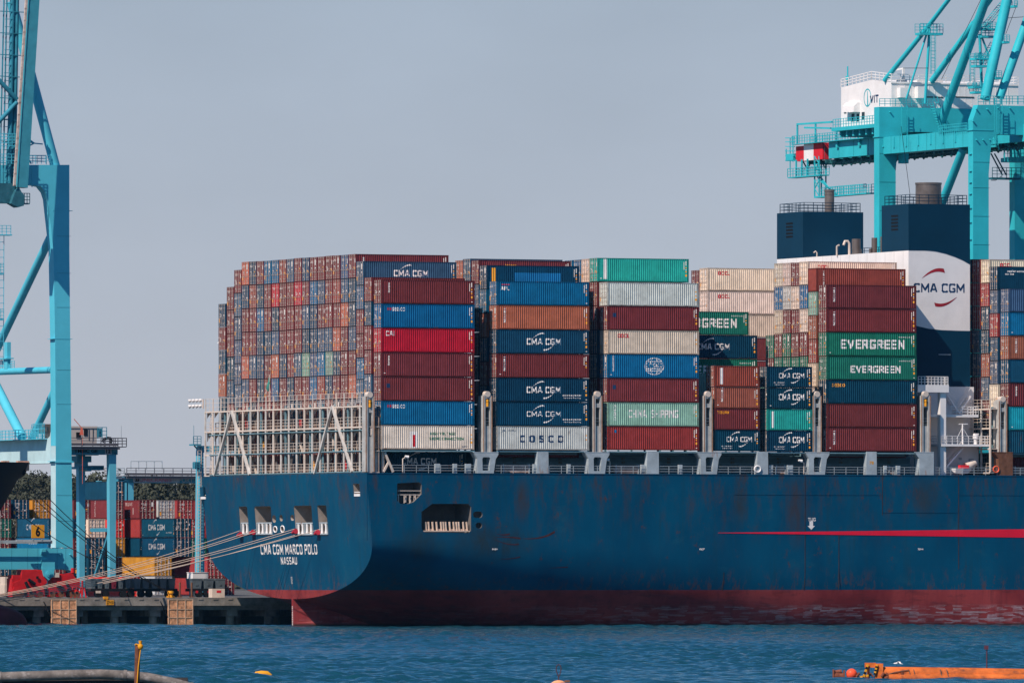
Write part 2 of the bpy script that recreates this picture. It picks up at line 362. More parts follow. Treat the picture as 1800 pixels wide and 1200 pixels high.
# ---------------------------------------------------------------- containers
M_cont = mat('container_paint', (1,1,1), .6, var=.24, nscale=.9, rust=.24, rscale=.8, streak=3.0, rustcol=(.10,.045,.03), objcol=True)
M_frame = mat('container_frame', (1,1,1), .6, var=.35, nscale=1.5, rust=.62, rscale=1.6, streak=1.5, rustcol=(.14,.055,.035), objcol=True)
M_rod = mat('galvanised', (.50,.40,.35), .55, metal=0, var=.3, nscale=3)
M_white = mat('white_marking', (.80,.74,.70), .6, var=.12, nscale=2)
M_orange = mat('orange_marking', (.85,.36,.04), .6, var=.1)
M_navyp = mat('navy_marking', (.01,.045,.12), .6)
M_redp = mat('red_marking', (.62,.02,.03), .6)
M_greenp = mat('green_marking', (.01,.16,.08), .6)
M_pad = mat('container_gap', (.02,.02,.025), .8)
CW = 2.438; PER = 0.278; CD = 0.058; CY = 0.012
def corr(x):
    q = (x - 0.18) % PER
    if q < .085: return CY
    if q < .139: return CY + CD*(q-.085)/.054
    if q < .224: return CY + CD
    return CY + CD*(1-(q-.224)/.054)
def corr_breaks(a, b):
    out = []; k = math.floor((a-.18)/PER)-1
    while .18+k*PER < b:
        for d in (0,.085,.139,.224):
            x = .18+k*PER+d
            if a < x < b: out.append(x)
        k += 1
    return out
_cm = {}
def c_walls(L, H):
    if ('w',L,H) in _cm: return _cm['w',L,H]
    mb = MB(); z0, z1 = .155, H-.06; xs = [.16]+corr_breaks(.16, L-.16)+[L-.16]
    for side in (0,1):
        vs = []
        for x in xs:
            y = corr(x); y = y if side==0 else CW-y
            vs += [(x,y,z0),(x,y,z1)]
        f = [(2*i,2*i+2,2*i+3,2*i+1) for i in range(len(xs)-1)]
        if side: f = [q[::-1] for q in f]
        mb.add(vs, f)
    mb.add([(.1,.03,H-.035),(L-.1,.03,H-.035),(L-.1,CW-.03,H-.035),(.1,CW-.03,H-.035)], [(0,1,2,3)])
    mb.add([(.1,.03,.12),(L-.1,.03,.12),(L-.1,CW-.03,.12),(.1,CW-.03,.12)], [(3,2,1,0)])
    n = 9; vs=[]; xs2=[]
    for i in range(n*2+1):
        y = .12+(CW-.24)*i/(n*2); vs += [(L-.03-(.03 if i%2 else 0),y,z0),(L-.03-(.03 if i%2 else 0),y,z1)]
    mb.add(vs, [(2*i,2*i+2,2*i+3,2*i+1) for i in range(n*2)])
    me = mb.mesh('walls'); me.materials.append(M_cont); _cm['w',L,H] = me; return me
def c_frame(L, H):
    if ('f',L,H) in _cm: return _cm['f',L,H]
    mb = MB()
    for x in (0, L-.16):
        for y in (0, CW-.11):
            mb.box(x,x+.16,y,y+.11,.118,H-.118)
            for z in (-.012,H-.118+.012): mb.box(x-.006,x+.172,y-.006,y+.116,z,z+.118-.012)
    for y in (.004, CW-.054):
        mb.box(.16,L-.16,y+(.012 if y<1 else -.012),y+(.062 if y<1 else .038),.03,.155); mb.box(.16,L-.16,y,y+.05,H-.062,H-.002)
    for x in (.006, L-.096):
        mb.box(x,x+.09,.11,CW-.11,.01,.13); mb.box(x,x+.09,.11,CW-.11,H-.115,H-.004)
    me = mb.mesh('frame'); me.materials.append(M_frame); _cm['f',L,H] = me; return me
def c_door(H, s):
    if ('d',H,s) in _cm: return _cm['d',H,s]
    mb = MB(); y0, y1 = ((.115, CW/2-.008) if s==0 else (CW/2+.008, CW-.115))
    z0, z1 = .135, H-.12; n = 5; hh=(z1-z0)/n; zs=[(z0,.03)]
    for i in range(n):
        a=z0+hh*i; zs += [(a+.07,.03),(a+.11,.058),(a+hh-.09,.058),(a+hh-.04,.03)]
    zs.append((z1,.03))
    vs=[]; 
    for z,x in zs: vs += [(x,y0,z),(x,y1,z)]
    mb.add(vs, [(2*i,2*i+2,2*i+3,2*i+1) for i in range(len(zs)-1)])
    for y in (y0, y1-.05): mb.box(.015,.09,y,y+.05,z0,z1)
    me = mb.mesh('door'); me.materials.append(M_cont); _cm['d',H,s] = me; return me
def c_rods(H, s):
    if ('r',H,s) in _cm: return _cm['r',H,s]
    mb = MB()
    for y in ((.42,.92) if s==0 else (CW-.92, CW-.42)):
        mb.box(-.035,.012,y-.026,y+.026,.05,H-.05)
        for z in (.08,.45,1.25,H-.55,H-.13): mb.box(-.02,.02,y-.085,y+.085,z-.035,z+.05)
        mb.box(-.04,-.015,y-.04,y+.34,1.02,1.07)
    me = mb.mesh('lock_rods'); me.materials.append(M_rod); _cm['r',H,s] = me; return me
def c_marks(H, k):
    if ('m',H,k) in _cm: return _cm['m',H,k]
    mb = MB(); rnd = random.Random(k*31+int(H*10)); x=-.002
    def r(y,z,w,h,c): mb.cur=c; mb.add([(x,y,z),(x,y+w,z),(x,y+w,z+h),(x,y,z+h)],[(0,3,2,1)])
    z = H-.55
    for i in range(2): r(1.38,z-i*.16,.28+.12*rnd.random(),.085,0); r(1.86,z-i*.16,.3*rnd.random()+.08,.085,0)
    for i in range(rnd.randint(2,4)): r(1.35+.5*rnd.random(), 1.55-.14*i, .18+.3*rnd.random(), .06, 0)
    if k%2==0: r(.2+.5*rnd.random(), H-.85-.2*rnd.random(), .22, .55*rnd.random()+.2, 0)
    r(.55,H-1.3-.4*rnd.random(),.2,.16,rnd.choice((0,1)))
    if k in (1,3,4): r(1.95,.35+.3*rnd.random(),.3,.5,1)
    else: r(.3,.9+.3*rnd.random(),.24,.2,1)
    for i in range(3): r(rnd.uniform(.2,2.2), rnd.uniform(.2,H-.4), rnd.uniform(.06,.16), rnd.uniform(.05,.15), 0)
    me = mb.mesh('door_markings'); me.materials.append(M_white); me.materials.append(M_orange); _cm['m',H,k] = me; return me
def drape(me, fn):
    """cut a flat side lettering mesh at the corrugation folds and lay it onto the corrugated wall"""
    bm = bmesh.new(); bm.from_mesh(me)
    if len(bm.verts):
        a = min(v.co.x for v in bm.verts); b = max(v.co.x for v in bm.verts)
        for x in corr_breaks(a,b):
            g = bm.verts[:]+bm.edges[:]+bm.faces[:]
            bmesh.ops.bisect_plane(bm, geom=g, plane_co=(x,0,0), plane_no=(1,0,0))
        for v in bm.verts: v.co.y = corr(v.co.x) - .006 + v.co.y
    bm.to_mesh(me); bm.free()
def side_marks(mb, L, H, k):
    rnd = random.Random(k)
    def r(x,z,w,h,c): mb.cur=c; mb.add([(x,0,z),(x+w,0,z),(x+w,0,z+h),(x,0,z+h)],[(0,1,2,3)])
    for i in range(5): r(L-.42, H-.35-i*.11, .11, .07, 0)
    for i in range(6): r(L-.66, H-.5-i*.16, .05, .12, 0)
    c = 1
    r(L-.44, H-1.15, .15, .13, 1); r(L-.42,H-1.4,.12,.09,0); r(L-.44,H-1.65,.15,.14,1)
    if k%3: r(L-.48,H-2.15,.24,.26,1)
    if k%2: r(L-.4,.25,.16,.08,0)
    if k%4==0: r(.35,.35,.2,.07,0)
CMATS = None
def logo_mesh(L, H, items, k):
    mb = MB()
    mats = [M_white, M_orange, M_navyp, M_redp, M_greenp, M_blk, M_yel, M_touax, M_patch_blue, mat('panel_blue',(.004,.135,.29),.6)]
    side_marks(mb, L, H, k); nR = 0
    for it in items:
        kind = it[0]
        if kind == 'T':      # text, cx, cz, w, h, matindex, bold, rot, spacing
            _, s, cx, cz, wd, ht, mi, bold, rot, sp = it
            mb.cur = mi; put_text(mb, s, lambda a,b: (cx+a, 0, cz+b), wd, ht, bold, sp, rot)
        elif kind == 'C':    # the two arcs round the lettering, cx, cz, scale
            _, cx, cz, sc = it; mb.cur = 0
            swoosh(mb, lambda a,b:(cx+a,0,cz+b), -1.45*sc, .42*sc, .05*sc, 1.03*sc, .16*sc, .2*sc)
            swoosh(mb, lambda a,b:(cx+a,0,cz+b), 1.35*sc, -.42*sc, -.05*sc, -1.03*sc, .16*sc, .2*sc)
        elif kind == 'R':
            _, x, z, wd, ht, mi = it; mb.cur = mi
            nR += 1; yy=.002-.003*nR; mb.add([(x,yy,z),(x+wd,yy,z),(x+wd,yy,z+ht),(x,yy,z+ht)],[(0,1,2,3)])
        elif kind == 'O':    # globe rings
            _, cx, cz, rx, rz = it; mb.cur = 0
            def ring(ax, az, th, n=28):
                vs=[]; 
                for i in range(n):
                    a=2*math.pi*i/n
                    for q in (1,0): vs.append((cx+math.cos(a)*(ax-q*th),0,cz+math.sin(a)*(az-q*th)))
                mb.add(vs,[(2*i,(2*i+2)%(2*n),(2*i+3)%(2*n),2*i+1) for i in range(n)])
            ring(rx,rz,.08); ring(rx*.45,rz,.07)
            for dz in (.55,-.55):
                wd=rx*math.sqrt(1-dz*dz); mb.add([(cx-wd,0,cz+dz*rz-.04),(cx+wd,0,cz+dz*rz-.04),(cx+wd,0,cz+dz*rz+.04),(cx-wd,0,cz+dz*rz+.04)],[(0,1,2,3)])
    me = mb.mesh('side_lettering')
    for m in mats: me.materials.append(m)
    drape(me, corr); return me
M_touax = mat('amber_marking', (.80,.30,.02), .6)
M_patch_blue = mat('bright_blue_patch', (.01,.16,.36), .6)
PAL = {  # base colours (linear)
 'M': (.190,.034,.037), 'B': (.005,.062,.120), 'O': (.48,.125,.070), 'L': (.003,.135,.29), 'R': (.50,.010,.030), 'G': (.25,.41,.33),
 'S': (.045,.105,.19), 'W': (.74,.58,.46), 'K': (.012,.16,.11), 'T': (.02,.36,.30), 'C': (.01,.30,.40), 'N': (.29,.060,.042), 'Y': (.62,.27,.03),
 'E': (.56,.53,.51), 'D': (.001,.046,.090), 'P': (.34,.042,.042), 'Q': (.90,.72,.60), 'F': (.80,.05,.035), 'A': (.30,.09,.055) }
CNAME = {'M':'maroon','B':'dark blue','O':'orange','L':'bright blue','R':'crimson','G':'pale green','S':'slate blue','W':'cream white','K':'green','T':'turquoise','C':'cyan',
 'N':'rust brown','Y':'yellow','E':'light grey','D':'navy','P':'brick red','Q':'white','F':'bright red','A':'copper brown'}
ncont = 0
def container(L, H, code, uvz, label, group, rot=0.0, items=None, flip=False, cat='container', parts=2, dmat=None):
    global ncont; ncont += 1
    rnd = random.Random(ncont*13+5)
    uvz = (uvz[0]+rnd.uniform(-.035,.035), uvz[1]+rnd.uniform(-.02,.02), uvz[2])
    if '%s' in label: label = label%CNAME[code]
    base = PAL[code]; j = rnd.uniform(.86,1.14); colr = tuple(min(1,c*j*rnd.uniform(.94,1.06)) for c in base)+(1,)
    t = thing('shipping_container', label, cat, uvz, rot, group)
    def ch(name, me, col=True):
        o = bpy.data.objects.new(name, me); COL.objects.link(o); o.parent = t
        if col: o.color = colr
        if flip: o.location = (L, CW, 0); o.rotation_euler = (0,0,math.pi)
        return o
    ch('walls', c_walls(L,H)); fr_ = ch('frame', c_frame(L,H)); fr_.color = (colr[0]*.62, colr[1]*.6, colr[2]*.6, 1)
    d0 = ch('door', c_door(H,0)); d1 = ch('door', c_door(H,1))
    if parts > 1:
        for d, s in ((d0,0),(d1,1)):
            o = bpy.data.objects.new('lock_rods', c_rods(H,s)); COL.objects.link(o); o.parent = d
        ch('door_markings', c_marks(H, ncont%6), False)
    if items is not None:
        me = logo_mesh(L, H, items, ncont); o = bpy.data.objects.new('side_lettering', me); COL.objects.link(o); o.parent = t
        if dmat == 'back': o.location = (L, CW, 0); o.rotation_euler=(0,0,math.pi)
    return t
ORD = ['zeroth','first','second','third','fourth','fifth','sixth','seventh','eighth','ninth','tenth','eleventh','twelfth','thirteenth','fourteenth','fifteenth','sixteenth','seventeenth','eighteenth','nineteenth','twentieth','twenty first']
HC, STD, L40, L20 = 2.868, 2.565, 12.192, 6.058
def rowv(r): return .2 if r==0 else (.2+3.05+(r-1)*2.475 if r<20 else .2+3.05+18*2.475+2.75)
V40 = rowv
# lettering sets, x from the aft end, z from the floor
def CMA(L=L40, big=True, eco=None):
    it = [('T','CMA CGM',L/2+(.1 if L>10 else .25),1.45,4.5 if L>10 else 3.4,.78 if big else .64,0,1.9 if big else 1.5,0,.22),('C',L/2+(.1 if L>10 else .25),1.45,.98 if L>10 else .85)]
    if eco=='r': it += [('T','eco container',L-2.2,.82,2.5,.22,0,.02,0,1.05),('T','bamboo flooring',L-2.2,.48,2.3,.2,0,.01,0,1.05)]
    if eco=='l': it += [('T','eco container',1.6,.62,1.55,.15,0,.02,0,1.05),('T','bamboo floor',1.7,.36,1.35,.14,0,.01,0,1.05)]
    return it
TRI = [('T','TRITON',1.0,1.7,1.8,.36,0,1.8,90,1.0)]
FLO = [('T','florens',.95,1.9,1.2,.26,0,.02,-90,1.0)]
TEX = [('R',.7,1.55,.42,.5,2),('T','t',.92,1.8,.2,.36,6,.03,0,1)]
EVG = [('T','EVERGREEN',L40/2+.15,1.45,8.7,1.15,0,2.1,0,.2),('T','EVERGREEN LINE',L40-1.6,2.35,1.5,.13,0,.01,0,1)]
def OOCL(x=2.1): return [('T','OOCL',x,2.2,1.6,.46,3,2.2,0,.2)]
SEA = [('R',.75,2.1,.22,.32,3),('R',1.05,2.1,.22,.32,3),('T','seaco',2.25,2.24,1.75,.44,0,.012,0,1.05)]
SEAO = [('T','seaco',1.6,2.24,1.75,.44,1,.012,0,1.05)]
ghelp = {}
def stack(bay, r, u, base, specs, where, group, L=L40, gap=.056, skip=(), v=None, top=None):
    """specs from the top down: (code, H, items). base = floor of the lowest, or top = roof of the highest"""
    v = rowv(r) if v is None else v
    hs = [s[1] for s in specs]
    z = (top if top is not None else base + sum(hs)+gap*len(hs))
    for i, s in enumerate(specs):
        z -= s[1]+gap
        if i in skip: continue
        code, H, items = s[0], s[1], (s[2] if len(s)>2 else None)
        extra = s[3] if len(s)>3 else ''
        lab = (CNAME[code] + ' container ' + extra).strip() + ', ' + ('on top of ' if i==0 else ORD[i+1] + ' down in ') + where
        container(L, H, code, (u, v, z+.01), lab, group, items=items, flip=(len(s)>4 and s[4]))
BU = {b: P(x, 700, .2).x for b,x in ((1,670.8),(2,874),(3,1068.3),(4,1250.5),(5,1454),(6,1774))}
def ztop(y, bay, r): 
    Y = OY + BU[bay]*ST + rowv(r)*CT
    return CAMZ + (HORIZON-y)*Y/FPX
AFT = {
 20:(533,'B M B O B M'), 19:(503.2,'M M M B B M M'), 18:(473.4,'M S S S S S M M'),
 17:(459.2,'O B M M O S M B'), 16:(458.5,'B N M M S M B M'), 15:(458,'M B L B B B M B'), 14:(457.3,'L M M B M N M M'), 13:(456,'L R B S O L M B'),
 12:(455.3,'N M M M B M M M'), 11:(454,'S M M M M B B B'), 10:(452.5,'M R M M S M B M'), 9:(451.8,'B M S B G M M B'), 8:(451,'M L B B S L M M'),
 7:(450,'M S M S L N S B'), 6:(448.5,'M M M S G B M M'), 5:(447.8,'M N M O B M B M'), 4:(446.8,'S S O M M M M B'), 3:(445.7,'M B B S M O B M')}
gA = 'containers in the high wall at the stern of the ship'
for r,(y,cs) in AFT.items():
    zt = ztop(y,1,r); cs = cs.split(); specs = []
    for i,c in enumerate(cs):
        h = STD if (r==18 and i in (4,)) else HC
        specs.append((c,h,FLO) if (r==3 and i==0) else (c,h))
    stack(1, r, BU[1], 0, specs, 'the %s stern stack from the left'%ORD[21-r], gA, top=zt, gap=.054)
stack(1,2,BU[1],0,[('S',HC,CMA(),'with white lettering'),('S',HC),('M',HC),('M',HC),('L',STD),('S',HC),('M',HC),('B',HC)],'the nineteenth stern stack from the left',gA,top=ztop(458.1,1,2))
stack(1,1,BU[1],0,[('M',HC,FLO),('B',HC),('M',HC),('M',HC),('S',HC),('B',HC),('M',HC)],'the twentieth stern stack from the left',gA,top=ztop(486.5,1,1))
HV = [('T','HIGH VOLTAGE',8.1,1.9,3.2,.34,4,2.2,0,1.0),('T','SHORE CONNECTION',8.55,1.3,4.5,.34,4,2.2,0,1.0),('R',3.75,.2,1.1,1.95,0),('R',4.1,.3,.38,1.45,3),('T','BAR84',11,.35,.8,.18,2,.01,0,1)]
stack(1,0,BU[1],0,[('M',HC,FLO,'with side marks'),('L',HC,SEA,'with small white name'),('R',HC,[('T','CAI',1.15,2.25,1.1,.6,0,1.8,0,1.0)],'with white letters'),
   ('M',HC,FLO,'with vertical name'),('M',HC,TEX,'with small square badge'),('L',HC,SEA,'with red and white name'),('Q',HC,HV,'with green lettering')],'the near stern corner stack',gA,top=ztop(490.8,1,0)+.02)
container(L40, STD, 'D', (BU[1]+.1, 3.4, 18.62), 'shaded navy container with grey lettering at deck level near the stern', None, items=CMA())
gS = 'containers in the stacks along the near side of the ship'
W2='the nearest second block stack'
stack(2,0,BU[2],0,[('L',HC,[('T','APL',1.05,2.0,1.1,.46,0,2.2,0,.25),('R',.55,2.42,1.1,.09,3)],'with white letters'),('O',HC,TRI,'with vertical name'),('B',HC,CMA(),'with white lettering and arcs'),('M',HC,TRI,'with vertical name'),
   ('D',HC,CMA(eco='r'),'with bold white lettering'),('D',HC,CMA(big=False,eco='r'),'with slim white lettering'),('E',HC,[('T','COSCO',5.9,1.35,5.7,.85,2,2.1,0,.85),('T','J.L.',.95,2.3,.6,.3,2,.01,0,1),('T','COSU',1.95,2.35,1.1,.2,2,.02,0,1.1)],'with dark blue letters')],W2,gS,top=ztop(493.3,2,0))
HAPAG = [('R',.55,.1,.55,2.45,1),('R',3.6,.1,6.2,1.9,8),('T','Hapag',.82,1.35,2.0,.34,5,.03,90,1)]
stack(2,1,BU[2],0,[('D',HC,HAPAG,'with orange band'),('L',HC)]+[(c,HC) for c in 'O B M B B M'.split()],'the second stack of the second block',gS,top=ztop(465.3,2,1))
stack(2,2,BU[2],0,[('M',HC,[('T','hamburg',4.2,2.3,1.4,.25,1,.02,0,1)]),('S',HC),('B',HC)]+[(c,HC) for c in 'M B M B B'.split()],'the third stack of the second block',gS,top=ztop(456.5,2,2))
stack(2,3,BU[2],0,[('S',HC),('E',HC),('M',HC)],'the fourth stack of the second block',gS,top=ztop(453.8,2,3))
stack(2,4,BU[2],0,[('O',HC),('M',HC)],'the fifth stack of the second block',gS,top=ztop(456.5,2,4))
W3='the nearest third block stack'
COSG=[('O',L40/2+.1,1.45,1.3,1.05),('R',L40/2-1.15,1.36,2.5,.5,9),('T','COSCO',L40/2+.1,1.6,2.3,.42,0,1.8,0,.3),('T','SHIPPING',L40/2+.1,1.12,2.2,.26,0,.03,0,1.05),('T','COSCOSHIPPING',.75,1.75,1.9,.2,0,.02,90,1)]
stack(3,0,BU[3],0,[('E',HC,[],'without lettering'),('M',HC,TEX,'with square badge'),('W',HC,OOCL(),'with small red letters'),('L',HC,COSG,'with white globe emblem'),
   ('M',HC,TEX,'with small badge'),('G',HC,[('T','CHINA  SHIPPING',6.1,1.5,6.6,.95,0,1.7,0,.22),('T','CHSG',.95,1.6,1.9,.35,0,.02,90,1.0)],'with white lettering'),('P',HC,[('R',.85,2.1,.36,.36,8)],'with round blue badge')],W3,gS,top=ztop(495,3,0))
stack(3,1,BU[3],0,[('T',HC,[('R',.75,.3,.5,2.45,0),('T','CHINA SHIPPING',1.0,1.5,2.3,.3,2,.02,90,1)],'with white name panel')]+[(c,HC) for c in 'M M B B M G M'.split()],'the second stack of the third block',gS,top=ztop(452.5,3,1))
stack(3,2,BU[3],0,[('W',HC),('M',HC),('N',HC)]+[(c,HC) for c in 'M B M B'.split()],'the third stack of the third block',gS,top=ztop(454,3,2))
stack(3,3,BU[3],0,[('L',HC),('B',HC)],'the fourth stack of the third block',gS,top=ztop(455.5,3,3))
stack(3,4,BU[3],0,[('L',HC),('M',HC)],'the fifth stack of the third block',gS,top=ztop(456.5,3,4))
# fourth block: twenty foot stacks, low rows, higher rows behind
u4a = P(1256.4,700,.2).x; u4b = P(1348.8,700,.2).x
g4 = 'short containers in the low stacks amidships'
stack(4,0,u4a,0,[('N',STD,[('R',.75,.3,.45,2.0,0),('T','florens',.95,1.3,1.6,.3,3,.03,-90,1)],'with vertical white panel'),('A',STD,TRI[:],'with vertical name'),('M',STD,[('T','TOUAX',1.2,2.1,1.6,.36,7,2.2,0,1)],'with amber name'),('D',STD,CMA(L20,False,'l'),'with white lettering')],'the left twenty foot stack','%s'%g4,L=L20,top=ztop(641.7,4,0))
stack(4,0,u4b,0,[('D',STD,CMA(L20,False,'l'),'with slim lettering'),('D',STD,CMA(L20,True),'with bold lettering'),('T',STD,[('R',.6,.3,.35,2.0,0),('T','CHINA SHIPPING',.78,1.3,1.8,.22,2,.02,90,1)],'with white panel'),('D',STD,CMA(L20,True,'l'),'with bold lettering')],'the right twenty foot stack',g4,L=L20,top=ztop(642.2,4,0))
for r,y,cs in ((1,700,'M B'),(4,655,'G')):
    stack(4,r,BU[4],0,[(c,HC) for c in cs.split()],'the %s stack, low fourth block'%ORD[r+1],gS,top=ztop(y,4,r))
stack(4,5,BU[4],0,[('D',HC,CMA(),'with white lettering'),('K',HC,EVG,'with white lettering'),('M',HC),('B',HC)],'the sixth fourth block stack',gS,top=ztop(587.3,4,5))
stack(4,6,BU[4],0,[('K',HC,EVG,'with big white lettering'),('K',HC,EVG),('B',HC),('M',HC)],'the seventh fourth block stack',gS,top=ztop(545.8,4,6))
W5='the stack beside the white casing'
stack(5,0,BU[5],0,[('M',HC,TRI,'with vertical name'),('M',HC,TRI,'with white vertical name'),('K',HC,EVG,'with big white lettering'),('K',HC,[('T','EVERGREEN',6.6,1.3,6.8,.9,0,2.1,0,.2)]+EVG[1:],'with smaller white lettering'),
   ('D',HC,SEAO,'with small orange name'),('M',HC,[],'without a name'),('M',HC,TRI,'with vertical name')],W5,gS,top=ztop(499.6,5,0))
stack(5,1,BU[5],0,[('N',HC,TRI,'with plain end showing',True),('G',HC),('A',HC),('N',HC),('W',HC),('W',HC),('B',HC),('M',HC)],'the second fifth block stack',gS,top=ztop(470.3,5,1))
stack(5,2,BU[5],0,[('W',HC,OOCL(2.2)),('L',HC),('W',HC),('M',HC),('K',HC),('B',HC)],'the third stack of the fifth block',gS,top=ztop(458.6,5,2))
stack(5,3,BU[5],0,[('M',HC),('W',HC),('M',HC),('M',HC),('K',HC),('B',HC)],'the fourth stack of the fifth block',gS,top=ztop(460.5,5,3))
stack(5,4,BU[5],0,[('W',HC),('E',HC),('M',HC),('K',HC),('K',HC),('B',HC)],'the fifth stack of the fifth block',gS,top=ztop(460.8,5,4))
stack(5,5,BU[5],0,[('W',HC),('L',HC),('W',HC),('M',HC),('K',HC),('B',HC)],'the sixth stack of the fifth block',gS,top=ztop(461.6,5,5))
stack(5,6,BU[5],0,[('K',HC),('M',HC),('B',HC)],'the seventh stack of the fifth block',gS,top=ztop(588,5,6))
stack(5,14,BU[5],0,[('W',HC,OOCL(2.3)),('W',HC,OOCL(2.3)),('W',HC,[],'without lettering'),('M',HC,[]),('M',HC)],'the cream stack far behind',gS,top=ztop(470,5,14))
stack(5,15,BU[5],0,[('M',HC),('B',HC)],'the stack behind the cream stack',gS,top=ztop(474,5,15))
W6='the nearest stack beyond the casing'
stack(6,0,BU[6],0,[('S',HC,[],'with small white marks'),('L',HC,[],'without a name'),('A',HC,TRI,'with vertical name'),('B',HC,[],'plain'),('M',HC,FLO,'with vertical name'),('C',HC,[],'without a name'),('B',HC,[],'plain')],W6,gS,top=ztop(506.7,6,0))
stack(6,1,BU[6],0,[('D',HC,[('T','reefer container',2.9,2.3,3.2,.26,0,.03,0,1.05),('T','eco line',1.6,1.95,1.2,.26,0,.03,0,1.05)]),('S',HC),('P',HC),('B',HC),('S',HC),('Q',HC),('M',HC),('B',HC)],'the second stack beyond the engine casing',gS,top=ztop(467.5,6,1))
stack(6,2,BU[6],0,[('Q',HC,OOCL(2.3)),('P',HC),('B',HC),('B',HC),('A',HC),('S',HC),('M',HC),('B',HC)],'the third stack beyond the engine casing',gS,top=ztop(455.5,6,2))
stack(6,3,BU[6],0,[('P',HC),('P',HC),('P',HC),('B',HC),('B',HC),('M',HC),('M',HC),('B',HC)],'the fourth stack beyond the engine casing',gS,top=ztop(455,6,3))
stack(6,4,BU[6],0,[('B',HC),('M',HC),('B',HC),('M',HC),('B',HC),('M',HC),('N',HC),('B',HC)],'the fifth stack beyond the engine casing',gS,top=ztop(455,6,4))

container(L40, HC, 'M', (BU[6]+.1, 3.2, 18.62), 'shaded maroon container at deck level below the cyan container', None, items=[])
container(L40, HC, 'B', (BU[6]+.1, 5.9, 18.62), 'shaded dark blue container at deck level beyond the casing', None)

rr_ = random.Random(77)
for r in range(2, 20):
    container(L40, STD, rr_.choice('MMBSMLP'), (BU[1]+.02, rowv(r), 18.64), '%s container at deck level under the %s stern stack from the left'%('%s',ORD[21-r]), gA)
